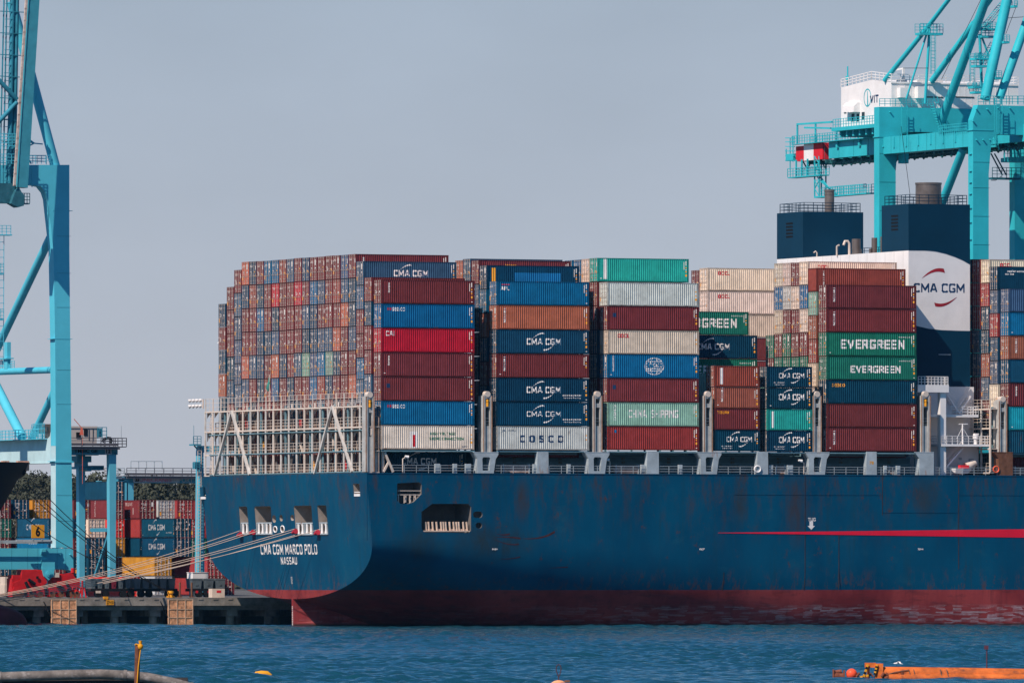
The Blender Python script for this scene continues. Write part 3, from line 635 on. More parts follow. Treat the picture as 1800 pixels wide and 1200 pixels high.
# ---------------------------------------------------------------- the container ship
def hull_mat():
    m = bpy.data.materials.new('hull_paint'); m.use_nodes = True; t = m.node_tree; N = t.nodes; L = t.links
    b = N['Principled BSDF']; b.inputs['Roughness'].default_value = .45; b.inputs['Specular IOR Level'].default_value = .07
    tc = N.new('ShaderNodeTexCoord'); sx = N.new('ShaderNodeSeparateXYZ'); L.new(tc.outputs['Object'], sx.inputs[0])
    def noise(sc, scale, det=6, rg=.65, off=0.0):
        mp = N.new('ShaderNodeMapping'); mp.inputs['Scale'].default_value = sc; mp.inputs['Location'].default_value = (off,off,off); L.new(tc.outputs['Object'], mp.inputs[0])
        n = N.new('ShaderNodeTexNoise'); n.inputs['Scale'].default_value = scale; n.inputs['Detail'].default_value = det; n.inputs['Roughness'].default_value = rg
        L.new(mp.outputs[0], n.inputs['Vector']); return n.outputs[0]
    def rng(src, a, b_, c=0.0, d=1.0):
        r = N.new('ShaderNodeMapRange'); r.inputs[1].default_value=a; r.inputs[2].default_value=b_; r.inputs[3].default_value=c; r.inputs[4].default_value=d; L.new(src, r.inputs[0]); return r.outputs[0]
    def mix(f, a, b_, mode='MIX'):
        x = N.new('ShaderNodeMix'); x.data_type='RGBA'; x.blend_type=mode
        for i,s in ((0,f),(6,a),(7,b_)):
            if hasattr(s,'links') or hasattr(s,'is_linked'): L.new(s, x.inputs[i])
            else: x.inputs[i].default_value = s if i==0 else (*s,1)
        return x.outputs[2]
    def mul(a,b_):
        x = N.new('ShaderNodeMath'); x.operation='MULTIPLY'; L.new(a,x.inputs[0]); L.new(b_,x.inputs[1]); return x.outputs[0]
    big = noise((1,1,.5), .16, 5)
    blue = mix(rng(big,.35,.65), (.0004,.050,.108), (.0010,.070,.138))
    # plate to plate differences
    st = noise((1.0,1.0,.07), .9, 5, .6, 3)              # long vertical streaks
    blue = mix(rng(st,.56,.78,0,.55), blue, (.012,.042,.062))
    top = rng(sx.outputs[2], 9, 18.6, 0.05, .9)
    st2 = noise((1.0,1.0,.26), .75, 9, .8, 11)
    blue = mix(mul(rng(st2,.50,.64,0,.85), top), blue, (.060,.036,.030))
    fade = noise((.5,.5,.9), .35, 7, .7, 77); blue = mix(rng(fade,.58,.70,0,.35), blue, (.02,.10,.14))
    sp = noise((1,1,.6), .8, 9, .8, 23)
    blue = mix(rng(sp,.60,.67,0,.8), blue, (.085,.034,.024))
    def stain(cu, cz, ru, rz, col, k, off):
        nonlocal blue
        vv = N.new('ShaderNodeMapping'); vv.vector_type='TEXTURE'; vv.inputs['Location'].default_value=(cu,0,cz); vv.inputs['Scale'].default_value=(ru,1e4,rz); L.new(tc.outputs['Object'], vv.inputs[0])
        ln = N.new('ShaderNodeVectorMath'); ln.operation='LENGTH'; L.new(vv.outputs[0], ln.inputs[0])
        nn = noise((1,1,.4), .9, 8, .7, off); blue = mix(mul(rng(ln.outputs['Value'],.25,1,1,0), rng(nn,.30,.62,.15,k)), blue, col)
    stain(16.5, 10.2, 6.5, 3.0, (.022,.030,.034), .95, 5); stain(7.2, 9.9, 4.0, 2.6, (.020,.034,.040), .85, 9); stain(20.5, 15.5, 1.2, 3.5, (.045,.034,.032), .8, 17); stain(57, 14.5, 1.6, 5.5, (.050,.032,.028), .8, 29); stain(49.5, 15.5, 1.3, 4.0, (.030,.036,.040), .8, 37); stain(75, 16, 2.5, 3.0, (.028,.038,.044), .8, 43)
    low = rng(sx.outputs[2], 4.4, 7.5, 1, 0)
    sp2 = noise((1,1,.35), 1.3, 9, .8, 31)
    blue = mix(mul(rng(sp2,.52,.62,0,.75), low), blue, (.11,.045,.03))
    red = mix(rng(big,.38,.62), (.20,.026,.028), (.32,.050,.048))
    pl = noise((.35,.35,1.5), .8, 7, .7, 41)
    red = mix(rng(pl,.5,.68,0,.7), red, (.09,.022,.024))
    sc1 = noise((.22,.22,4.5), 1.2, 12, .86, 53); vm = N.new('ShaderNodeMapping'); vm.inputs['Scale'].default_value=(.17,.17,.75); L.new(tc.outputs['Object'],vm.inputs[0]); vo = N.new('ShaderNodeTexVoronoi'); vo.distance='CHEBYCHEV'; vo.inputs['Randomness'].default_value=.55; L.new(vm.outputs[0],vo.inputs['Vector']); vs2=N.new('ShaderNodeSeparateColor'); L.new(vo.outputs['Color'],vs2.inputs[0]); sc0 = vs2.outputs[0]; low2 = rng(sx.outputs[2], .1, 2.9, 1, 0)
    du = rng(sx.outputs[0], 22, 75, .15, 1)
    lo3 = N.new('ShaderNodeMapRange'); lo3.inputs[1].default_value=2.35; lo3.inputs[2].default_value=2.75; lo3.inputs[3].default_value=1; lo3.inputs[4].default_value=0; L.new(sx.outputs[2], lo3.inputs[0])
    red = mix(mul(mul(mul(rng(sc1,.46,.56,0,.9), rng(sc0,.35,.75)), lo3.outputs[0]), du), red, (.42,.34,.36))
    vst = noise((1,1,.05), 1.1, 6, .7, 61); red = mix(rng(vst,.55,.70,0,.55), red, (.07,.020,.022))
    zz = N.new('ShaderNodeMath'); zz.operation='GREATER_THAN'; zz.inputs[1].default_value=4.47; L.new(sx.outputs[2], zz.inputs[0])
    c = mix(zz.outputs[0], red, blue)
    wl = rng(sx.outputs[2], .12, .45, 1, 0)
    c = mix(wl, c, (.02,.022,.02))
    bpn = N.new('ShaderNodeBump'); bpn.inputs['Strength'].default_value=.6; bpn.inputs['Distance'].default_value=.035; L.new(noise((1,1,.8),.45,3,.5,15), bpn.inputs['Height']); L.new(bpn.outputs[0], b.inputs['Normal'])
    L.new(c, b.inputs['Base Color']); return m
M_hull = hull_mat()
M_room = mat('mooring_room', (.36,.30,.26), .8, var=.35, nscale=.6)
M_ship3 = mat('weathered_white', (.54,.50,.465), .6, var=.28, nscale=.8, rust=.62, rscale=1.3, streak=4, rustcol=(.36,.19,.11))
M_ship = mat('ship_grey', (.37,.42,.45), .6, var=.25, nscale=.7, rust=.5, rscale=1.0, streak=3.5, rustcol=(.30,.13,.06))
M_ship2 = mat('ship_pale', (.64,.53,.45), .6, var=.15, nscale=.8, rust=.44, rscale=1.4, streak=2.5, rustcol=(.40,.20,.10))
M_hwhite = mat('house_white', (.78,.74,.72), .55, var=.08, nscale=.5, rust=.12, rscale=.8, streak=4)
M_navy = mat('funnel_navy', (.0015,.030,.062), .5, var=.14, nscale=.3)
M_coam = mat('coaming', (.16,.28,.32), .7, var=.25, nscale=.8, rust=.25, rscale=1.2)
M_deck = mat('deck', (.09,.05,.045), .8)
M_rust = mat('rusty_steel', (.17,.075,.045), .8, var=.4, nscale=2)
M_steel = mat('brown_steel', (.20,.16,.14), .35, metal=.5, var=.4, nscale=.5)
ship = thing('container_ship','huge dark blue container ship with a red band at the waterline moored along the quay','ship',(0,0,0))
RK = .085
def rake(z): return RK*(18.6-z)
def lerp_tab(tab, x):
    for (a,b),(c,d) in zip(tab[:-1],tab[1:]):
        if x<=c: return b+(d-b)*max(0,(x-a))/(c-a)
    return tab[-1][1]
ZK = [(0,10.5),(16,10.35),(27,9.9),(42,8.9),(58,7.3),(75,4.6),(95,0.2),(115,-6),(140,-10),(400,-10)]
ZB = [(0,3.35),(4,2.4),(9,.6),(18,-3.0),(30,-6),(45,-8.5),(60,-11),(80,-14),(400,-14)]
def half(u,z):
    zk, zb = lerp_tab(ZK,u), lerp_tab(ZB,u)
    if z>=zk: return 26.8
    if z<=zb: return 0.0
    t=(zk-z)/(zk-zb); return 26.8*math.sqrt(max(0,1-t**2.2))
hb = MB(); hb.cur = 0
def pxv(x,y): p = PV(x,y,rake(10)); return (p.y,p.z)
def rrect(x0,y0,x1,y1,r=.25,n=4,fn=pxv):
    a = fn(x0,y1); b = fn(x1,y0); v0,v1 = sorted((a[0],b[0])); z0,z1 = sorted((a[1],b[1])); r=min(r,(v1-v0)/2.05,(z1-z0)/2.05)
    pts=[]
    for cx,cz,a0 in ((v1-r,z1-r,0),(v0+r,z1-r,90),(v0+r,z0+r,180),(v1-r,z0+r,270)):
        for i in range(n+1):
            q=math.radians(a0+90*i/n); pts.append((cx+r*math.cos(q),cz+r*math.sin(q)))
    return pts
big_open = [rrect(425,889.6,439.5,939),rrect(452.4,889,481,939),rrect(521.7,888,552.5,939.6),rrect(563,887.5,578.5,939)]
corner_open = [rrect(359,855.5,368.5,877,.12),rrect(629,849.5,640,872,.12)]
ovals = [rrect(482,905,488.6,918,.5),rrect(483.8,925,489.5,935,.5),rrect(495,904.5,500.7,915.5,.5),rrect(496.3,924,502.4,935,.5),rrect(514.5,904.5,520.6,914.5,.5)]
zs = [18.6,14.5,10.5]+[10.5-(10.5-3.35)*(1-math.cos(math.pi/2*i/18))**.9 for i in range(1,18)]+[3.36]
zs = [18.6,14.5,10.5]+[10.5-7.15*math.sin(math.pi/2*i/20) for i in range(1,20)]+[3.352]
left = [(26.8+half(0,z),z) for z in zs]; right = [(26.8-half(0,z),z) for z in zs]
hb.sheet([left+right[::-1]]+big_open+corner_open+ovals, lambda p:(rake(p[1]),p[0],p[1]))
def room(poly, fn, depth, mi=1):
    n=len(poly); vs=[fn(p,0) for p in poly]+[fn(p,depth) for p in poly]
    hb.cur=mi; hb.add(vs,[(i,(i+1)%n,(i+1)%n+n,i+n) for i in range(n)]+[tuple(range(n,2*n))]); hb.cur=0
for q in big_open: room(q, lambda p,d:(rake(p[1])+.02+d,p[0],p[1]), 3.2)
for q in corner_open: room(q, lambda p,d:(rake(p[1])+.02+d,p[0],p[1]), 1.6)
for q in ovals: room(q, lambda p,d:(rake(p[1])+.02+d,p[0],p[1]), .8)
def pxu(x,y): p=P(x,y,0); return (p.x,p.z)
s_open = [[pxu(*q) for q in ((699,849),(737,847),(741,851),(741,868),(727,882),(718,885),(704,885),(698,879),(698,851))],
          [pxu(*q) for q in ((760,885),(823,885),(828,890),(828,932),(824,936),(746,935),(741,929),(741,899))],
          rrect(831.5,898.5,848,909.5,.35,4,pxu), rrect(836,918,847.5,928,.35,4,pxu)]
side = [(0,18.6),(.68,10.5),(330,10.5),(330,18.6)]
hb.sheet([side]+s_open, lambda p:(p[0],0,p[1]))
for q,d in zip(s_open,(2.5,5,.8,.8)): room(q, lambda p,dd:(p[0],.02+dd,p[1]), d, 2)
hb.add([(0,53.6,18.6),(.68,53.6,10.5),(330,53.6,10.5),(330,53.6,18.6)],[(0,1,2,3)])
# lower hull loft
us=[0,3,6,9,13,18,24,31,39,48,58,69,82,100,130,200,330]; hb.smooth=True
for sgn in (-1,1):
    rows=[]
    for i,u in enumerate(us):
        zb=max(lerp_tab(ZB,u)+.002,-2.5); zt=10.5; row=[]
        for j in range(25):
            t=j/24; z=zt-(zt-zb)*math.sin(math.pi/2*t) if u<60 else zt-(zt-zb)*t
            uu=u+rake(z)*(1 if i==0 else max(0,1-u/10)); row.append((uu,26.8+sgn*half(u,z),z))
        rows.append(row)
    vs=[p for r in rows for p in r]
    hb.add(vs,[(a*25+b,a*25+b+1,(a+1)*25+b+1,(a+1)*25+b) for a in range(len(us)-1) for b in range(24)])
hb.smooth=False
# bow
bow=[(330,26.8),(350,23),(368,16.5),(382,8.5),(392,1.2),(394,0)]
vs=[]
for u,h in bow: vs+=[(u,26.8-h,21 if u>340 else 18.6),(u,26.8-h*.75,-2.5),(u,26.8+h,21 if u>340 else 18.6),(u,26.8+h*.75,-2.5)]
hb.add(vs,[f for i in range(5) for f in ((4*i,4*i+1,4*i+5,4*i+4),(4*i+2,4*i+6,4*i+7,4*i+3))])
# stern post (skeg) on the centre line
zz=[3.6,2.0,.4,-2]; vs=[]
for z in zz:
    ua=1.35-.02*z
    vs+=[(ua,26.55,z),(ua,27.05,z),(ua+14,26.8+(5-z*.6)+.3,z),(ua+14,26.8-(5-z*.6)-.3,z)]
hb.add(vs,[f for i in range(3) for f in ((4*i,4*i+1,4*i+5,4*i+4),(4*i+1,4*i+2,4*i+6,4*i+5),(4*i+3,4*i+7,4*i+4,4*i))])
# plate seams and pipes standing proud of the side
hb.cur=3
for x,y0,y1 in ((1415,832,1037),(1474.5,938,1035),(1551,832,905),(1685,832,1000),(1273,1005,1037)):
    a=pxu(x,y0); b=pxu(x,y1); nn=12
    vs=[]
    for i in range(nn+1):
        z=a[1]+(b[1]-a[1])*i/nn; v=26.8-half(a[0],z); vs+=[(a[0]-.035,v-.004,z),(a[0]-.035,v-.03,z),(a[0]+.035,v-.03,z),(a[0]+.035,v-.004,z)]
    hb.add(vs,[(4*i+j,4*i+j+1,4*i+j+5,4*i+j+4) for i in range(nn) for j in range(3)])
hb.cur=0
for x0,x1,y in ((1290,1550,868.5),(1551,1685,900),(1685,1800,869.5)):
    a=pxu(x0,y); b=pxu(x1,y); hb.box(a[0],b[0],-.03,-.002,a[1]-.05,a[1]+.03)
hb.box(0.02,.12,-.012,-.001,10.5,18.55)
hb.box(.0,330,-.05,.05,18.5,18.62)
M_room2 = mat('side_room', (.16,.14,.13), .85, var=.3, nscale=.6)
hull = hb.build('hull', [M_hull, M_room, M_room2, mat('seam_rust',(.055,.034,.028),.8,var=.5,nscale=1)], ship, fixn=False)
db = MB(); db.box(.2,330,.06,53.5,18.4,18.58); db.build('deck', M_deck, ship)
# lettering on the transom
def tfn(cx,cz): return lambda a,b:(rake(cz+b)-.02, cx-a, cz+b)
lt=MB(); p0=PV(508,965,.8); put_text(lt,'CMA CGM MARCO POLO',tfn(p0.y,p0.z),18.3,1.25,1.7,.30); lt.build('name_lettering', M_white, ship)
lt=MB(); p1=PV(509.5,985,1.0); put_text(lt,'NASSAU',tfn(p1.y,p1.z),5.2,.9,1.7,.30); lt.build('port_lettering', M_white, ship)
lt=MB()
for i in range(5): 
    q=PV(513,1014+i*2.6,1.1); put_text(lt,str(15-i),tfn(q.y,q.z),.42,.14,.02)
for i in range(18):
    z=3.9-.22*i; lt.box(1.30,1.335,26.66,26.94,z,z+.1) if z<3.3 else None
lt.build('draught_marks', M_white, ship)
lt=MB(); p0=P(1262,936,0); p1=P(1800,936,0)
ue=200; hw=lambda u:.02+(u-p0.x)*(.50/(p1.x-p0.x))
lt.add([(p0.x,-.045,p0.z-.02),(p0.x,-.045,p0.z+.02),(ue,-.045,p0.z+hw(ue)),(ue,-.045,p0.z-hw(ue))],[(0,1,2,3)])
lt.build('hull_stripe', mat('stripe_red',(.72,.012,.04),.5,var=.12), ship)
lt=MB(); q=P(1427,912.5,0); put_text(lt,'TUG',lambda a,b:(q.x+a,-.01,q.z+b),1.05,.42,1.8)
q2=P(1426,923,0); lt.add([(q2.x+a,-.01,q2.z+b) for a,b in ((-.24,.52),(.24,.52),(.24,-.05),(.5,-.05),(0,-.52),(-.5,-.05),(-.24,-.05))],[(0,1,2,3,4,5,6)])
lt.build('tug_mark', M_white, ship)
lt=MB()
for x,y,s in ((870,965,'0+|0+'),(1234,965,'0|7'),(1618,965,'7|0+4')):
    q=P(x,y,0); put_text(lt,s,lambda a,b:(q.x+a,26.8-half(q.x,q.z)-.03,q.z+b),.75,.28,.04)
lt.build('frame_marks', M_white, ship)
# scrapes worn into the paint by tugs and fenders, lying flush on the side
m1=MB(); sf=lambda a,b:(a,26.8-half(a,b)-.012,b)
for x0,y0,x1,y1,bl,th_ in ((975,934,915,946,-.35,.28),(915,946,868,944,.1,.2),(912,956,866,946,-.25,.16),(915,978,876,982,-.1,.14),(896,938,872,938,-.1,.22),(1000,996,965,998,.0,.12)):
    a=pxu(x1,y1); b=pxu(x0,y0); swoosh(m1,sf,a[0],a[1],b[0],b[1],bl,th_)
m1.build('paint_scrape',mat('scrape_rust',(.065,.022,.024),.8,var=.5,nscale=1.5),ship)
# fairlead rollers and shelves
def rollers(poly, n, name='fairlead'):
    vs=[p[0] for p in poly]; z0=min(p[1] for p in poly); v0,v1=min(vs),max(vs)
    f=MB(); f.box(rake(z0)-.12,rake(z0)+.4,v0+.05,v1-.05,z0-.02,z0+.12); f.box(rake(z0)-.05,rake(z0)+.35,v0+.05,v1-.05,z0+1.35,z0+1.5)
    for k in range(n+1): vv=v0+.1+(v1-v0-.2)*k/n; f.box(rake(z0)-.05,rake(z0)+.3,vv-.06,vv+.06,z0,z0+1.4)
    o=f.build(name, M_ship, ship)
    for k in range(n):
        c=v0+.1+(v1-v0-.2)*(k+.5)/n; hw_=(v1-v0-.2)/n
        for s in (-.24,.24):
            r=MB(); r.path([(rake(z0)+.05,c+s*hw_,z0+.14),(rake(z0)+.05,c+s*hw_,z0+.5),(rake(z0)+.05,c+s*hw_,z0+1.0),(rake(z0)+.05,c+s*hw_,z0+1.32)],[.21*min(1,hw_),.15*min(1,hw_),.15*min(1,hw_),.21*min(1,hw_)],10); r.build('roller', M_hwhite, o)
for q,n in zip(big_open,(1,2,2,1)): rollers(q,n)
# rollers in the big side opening
f=MB(); a=pxu(741,934); b=pxu(828,934); z0=a[1]+.1
f.box(a[0]+.3,b[0]-.1,.1,.5,z0-.1,z0+.05)
for x in (752,757,764,771,779,783,787,794,801,806,810,818,824):
    q=pxu(x,930); f.path([(q[0],.45,z0),(q[0]-.1,.45,z0+1.1)],.14,8)
for x in (755,775,798,815):
    q=pxu(x,930); f.box(q[0]-.4,q[0]+.5,.4,.7,z0+.05,z0+.25)
f.build('side_fairlead', mat('roller_beige',(.60,.44,.34),.7,var=.3,nscale=2,rust=.3), ship)
f=MB(); a=pxu(699,884); b=pxu(741,884)
for y in (862,869): q=pxu(700,y); f.beam((q[0],.3,q[1]),(b[0],.3,q[1]),.08)
for x in (702,712,722,732): q=pxu(x,884); f.beam((q[0],.3,q[1]),(q[0],.3,q[1]+1.0),.07)
for x in (716,724,732): q=pxu(x,884); f.beam((q[0],.6,q[1]+.1),(q[0],.6,q[1]+1.1),.2)
f.build('opening_rail', M_ship2, ship)
for q in corner_open:
    vs=[p[0] for p in q]; z0=min(p[1] for p in q); f=MB(); f.beam((rake(z0)+.1,min(vs),z0+.5),(rake(z0)+.1,max(vs),z0+.5),.09); f.box(rake(z0)-.05,rake(z0)+.3,min(vs)+.1,max(vs)-.1,z0,z0+.3); f.build('corner_shelf',M_hwhite,ship)
for q in (ovals[3],ovals[1]):
    f=MB(); c=(sum(p[0] for p in q)/len(q),sum(p[1] for p in q)/len(q)); pts=[(rake(p[1])-.03,p[0],p[1]) for p in q]; f.path(pts+[pts[0]],.08,6); f.build('fairlead_ring',M_hwhite,ship)
# stern lashing bridge: every post runs up between two container rows
def lashing_bridge(u0, v0, n, pitch, lv, raily, depth, name='lashing_bridge', gussets=True, braces=()):
    root = bpy.data.objects.new(name, None); COL.objects.link(root); root.parent = ship
    root.location = (u0, v0, lv[0])
    z0=lv[0]
    for k in range(n):
        m1=MB(); v=k*pitch; m1.box(0,.13,v-.16,v+.16,0,lv[-1]-z0); m1.box(.05,.17,v-.06,v+.06,lv[-1]-z0,raily-z0)
        if gussets:
            for a,b,fr in ((lv[1],lv[2],.16),(lv[2],lv[3],.05)):
                m1.prism([(.32,b-.02),(depth,b-.02),(depth,b-(b-a)*fr),(.32,b-(b-a)*(fr+.28))], lambda p,t:(min(p[0],.85),v+t,p[1]-z0), -.03,.03)
        m1.build('post', M_ship3 if k%4 else M_ship2, root)
    v1=(n-1)*pitch
    for i,z in enumerate(lv):
        m1=MB(); zz_=z-z0; m1.box(.02,depth,-.1,v1+.1,zz_-.08,zz_); m1.box(-.02,.02,-.1,v1+.1,zz_-.15,zz_+.03)
        m1.build('walkway', M_ship2, root)
        m1=MB(); h=(raily-lv[-1]) if i==len(lv)-1 else 1.15
        for q in (.33,.66,1): m1.box(.12,.18,0,v1,zz_+h*q-.02,zz_+h*q+.02)
        for k in range(n*2-1): m1.box(.13,.16,k*pitch/2-.018,k*pitch/2+.018,zz_,zz_+h)
        m1.build('handrail', M_ship2, root)
    if gussets:
        m1=MB()
        for k in range(n*2-1): m1.box(1.42,1.52,k*pitch/2-.045,k*pitch/2+.045,0,lv[2]-z0+1.1)
        for z in lv[:3]:
            for q in (.5,1.1): m1.box(1.4,1.44,0,v1,z-z0+q-.03,z-z0+q+.03)
        m1.build('inner_frame', mat('rusty_frame',(.33,.24,.19),.75,var=.4,nscale=1.2,rust=.6,rscale=1.5,streak=3), root)
    for a,b in braces:
        m1=MB(); m1.beam((-.12,a[0]-v0,a[1]-z0),(-.12,b[0]-v0,b[1]-z0),.3); m1.build('brace', M_ship3, root)
    return root
br=[]
for ax,ay,bx,by in ((408,722,378,835),(408,722,440,834),(585,714,554,832),(585,714,620,829)):
    a=PV(ax,ay,.2); b=PV(bx,by,.2); br.append(((a.y,a.z),(b.y,b.z)))
lashing_bridge(.25,.35,22,2.517,[18.7,21.3,24.2,26.7],28.3,1.55,braces=br)
m1=MB()
for vv,za,dv in ((44.5,24.2,1.0),(39.3,24.2,-1.0),(44.8,21.3,.9),(33.5,21.3,-1.2),(39.0,18.7,1.1),(34.5,18.7,-1.3),(12.5,24.2,1.0),(8.0,24.2,-1.1),(12.8,21.3,1.0),(6.5,21.3,-1.1),(3.8,18.7,.9),(9.0,18.7,-1.0),(24,21.3,.8),(28,18.7,-.8)):
    m1=MB(); m1.beam((1.5,vv,za),(1.35,vv+dv,za+1.9),.24,.12); m1.build('inner_strut',M_ship2,ship)
m1=MB(); a=PV(372,720,.6); m1.ladder((.7,52.0,18.7),(.7,52.0,26.7),(0,1,0),.6,.4,.035); m1.ladder((.7,1.6,18.7),(.7,1.6,26.7),(0,1,0),.6,.4,.035); m1.build('stern_ladder',M_ship2,ship)
# gun port raft stowed amidships of bridge: small fittings behind the rails
for i,(vv,zz_) in enumerate(((4,22.0),(9,19.1),(13,22.0),(19,19.1),(24,24.5),(31,19.1),(36,22.0),(41,24.5),(46,19.1))):
    m1=MB(); m1.box(.9,1.3,vv-.25,vv+.25,zz_,zz_+.8); m1.box(.85,.95,vv-.1,vv+.1,zz_+.8,zz_+1.1); m1.build('stern_locker', (M_yel,M_redp,M_ship2)[i%3], ship)
# corner post at the near stern corner
def tower(xa,xb,ytop,ybot,v0=.12,dv=1.6,lamp=True,knob=True):
    a=P(xa,ytop,v0); b=P(xb,ybot,v0); m1=MB(); u0,u1=a.x,b.x; z1,z0=a.z,b.z; wd=u1-u0
    m1.box(u0,u0+.24*wd,v0,v0+dv,z0,z1-.3); m1.box(u1-.24*wd,u1,v0,v0+dv,z0,z1-.3)
    m1.box(u0+.24*wd,u1-.24*wd,v0+.15,v0+.3,z0,z0+(z1-z0)*.45); m1.box(u0+.24*wd,u1-.24*wd,v0+.1,v0+dv-.1,z0+(z1-z0)*.76,z0+(z1-z0)*.83)
    for i in range(3): m1.box(u0+.24*wd,u1-.24*wd,v0+.3,v0+.5,z0+(z1-z0)*(.47+.05*i),z0+(z1-z0)*(.47+.05*i)+.08)
    m1.box(u0+.15*wd,u1-.1*wd,v0+.05,v0+dv*.8,z1-.65,z1-.15)
    o=m1.build('lashing_tower',[mat('tower_paint',(.43,.42,.40),.65,var=.3,nscale=.9,rust=.62,rscale=1.2,streak=4,rustcol=(.30,.15,.09))],ship)
    if knob: 
        m1=MB(); m1.tube(((u0+u1)/2,v0-.05,z1-.1),((u0+u1)/2,v0+.9,z1-.1),.36,14); m1.build('tower_drum',M_ship2,o)
    m1=MB(); m1.box(u0-.02,u0+.1,v0-.02,v0,z0,z1-.3); m1.box(u1-.1,u1+.02,v0-.02,v0,z0,z1-.3); m1.build('rusty_edge',mat('rust_edge',(.42,.22,.13),.8,var=.4,nscale=1.5,rust=.5,rscale=2,streak=3),o)
    if lamp:
        m1=MB(); c=(u0+u1)/2; m1.tube((c,v0+.05,z1-1.6),(c,v0+.05,z1-1.1),.16,10); m1.tube((c,v0+.05,z1-1.05),(c,v0+.05,z1-.75),.16,10); m1.build('amber_lamp',M_yel,o)
    # walkway across the ship in the gap between two bays
    m1=MB()
    for z in (z0+.1,z0+2.6,z0+5.1): m1.box(u0+.2,u1-.2,v0+dv,51.5,z-.1,z)
    for k in range(12): m1.box(u0+.5,u0+.7,3+4*k,3.2+4*k,18.6,z1-1.0)
    m1.build('cross_walkway',M_coam,o)
tower(643,658,692,829,v0=.1,dv=1.2)
for i,(xa,xb) in enumerate(((849.5,865),(1043.5,1058.5),(1237.5,1252.5),(1429.5,1444))): tower(xa,xb,691,795,lamp=i in (0,))
tower(1619.5,1635.5,691,795)
tower(1756,1770,700,797,lamp=False)
def pedestal(xc, solid=False, rusty=False):
    m1=MB(); a=P(xc-22,795,.1); w0=-1.62; w1=1.62; c=P(xc,795,.1).x; z1=a.z
    if solid: pts=[[(w0,z1),(w1*.6,z1),(w1*.6,18.6),(w0*.62,18.6),(w0*.62,z1-.75)]]
    else: pts=[[(w0,z1),(w1,z1),(w1,z1-.25),(w1*.78,z1-.8),(w1*.62,18.6),(w0*.72,18.6),(w0*.72,z1-.75)],[(-.45,18.95),(.45,18.95),(.55,z1-.7),(.4,z1-.55),(-.35,z1-.55),(-.5,z1-.75)]]
    mm=[(p[0],p[1]) for q in pts for p in q]; hole=pts[1] if len(pts)>1 else []
    for t in (.1,1.3): m1.sheet([[(p[0]+c,p[1]) for p in q] for q in pts], lambda p:(p[0],t,p[1]))
    for q in pts:
        n=len(q); m1.add([(p[0]+c,t,p[1]) for t in (.1,1.3) for p in q],[(i,(i+1)%n,(i+1)%n+n,i+n) for i in range(n)])
    m1.box(c+w0-.02,c+(w1 if not solid else w1*.6)+.02,.08,1.32,z1-.001,z1+.08)
    m1.build('pedestal',M_rust if rusty else M_ship,ship)
for x in (854.5,1050,1247,1437): pedestal(x)
pedestal(1629,True); pedestal(1768,True,True)
for xa,xb in ((945,964),(1138,1158),(1331.5,1350),(1523.5,1541)):
    a=P(xa,793.5,.1); b=P(xb,793.5,.1); m1=MB(); m1.prism([(a.x,a.z),(b.x,a.z),(b.x+.03,18.6),(a.x-.08,18.6)],lambda p,t:(p[0],t,p[1]),.1,.9); m1.build('side_post',M_ship,ship)
q=P(1532,813,.1); m1=MB(); put_text(m1,'78',lambda a,b:(q.x+a,.09,q.z+b),.6,.4,.03); m1.build('frame_number',M_yel,ship)
# fittings at the aft corner
m1=MB(); a=P(676,795,.6); b=P(691,829,.6); m1.beam(a,b,.25); c=P(683,812,.6); d=P(674,829,.6); m1.beam(c,d,.22)
for x in (660,664.5,672.5): a=P(x,793,.9); m1.box(a.x-.13,a.x+.13,.7,1.0,18.6,a.z)
m1.build('corner_brace',M_ship2,ship)
# coaming and hatch covers
m1=MB(); ua=P(874,800,3.1).x-2; ub=75.5; m1.box(ua,ub,6.0,47,18.6,20.9); m1.box(85.2,150,8.6,47,18.6,20.9); o=m1.build('coaming',M_coam,ship)
m1=MB(); m1.box(ua,ub,5.85,5.998,19.75,20.05); m1.box(ua,ub,5.9,5.998,20.65,20.9); m1.build('coaming_rail',mat('coaming_light',(.20,.34,.40),.7),o)
m1=MB()
for b,(x0,x1) in {1:(671,835),2:(874,1035),3:(1068,1229),4:(1256,1426),5:(1454,1612),6:(1774,1930)}.items():
    a=P(x0,790,.3); c=P(x1,790,.3)
    if b>1: m1.box(a.x+.3,c.x-.3,3.0,50.6,20.92,21.33)
    m1.box(a.x,c.x,.3,2.6,21.2,21.36)
m1.build('hatch_cover',M_coam,ship)
for x,t in ((905,'87'),(985,'86'),(1096,'87'),(1176,'86'),(1288,'83'),(1369,'81'),(1478,'79'),(1563,'77')):
    for y in (806,812.5):
        q=P(x,y,5.8); m1=MB(); put_text(m1,t,lambda a,b:(q.x+a,5.84 if y>810 else 5.89,q.z+b),.5,.3,.02); m1.build('hatch_number',mat('faded_amber',(.20,.15,.07),.8),ship)
m1=MB(); m1.rail([(3.4,.2,18.6),(150,.2,18.6)],.95,1.6,.024,3); m1.build('deck_rail',M_ship,ship)
for i,(x,wd) in enumerate(((769,8),(800,6),(823,9),(941,7),(1000,5),(1062,4),(1130,6),(1196,6),(1355,7),(1389,9),(1556,5),(1579,6))):
    a=P(x,828,.5); m1=MB(); m1.box(a.x-wd/26,a.x+wd/26,.4,.8,18.6,19.75); m1.box(a.x-wd/30,a.x+wd/30,.37,.4,18.9,19.5); o=m1.build('deck_locker',M_ship,ship)
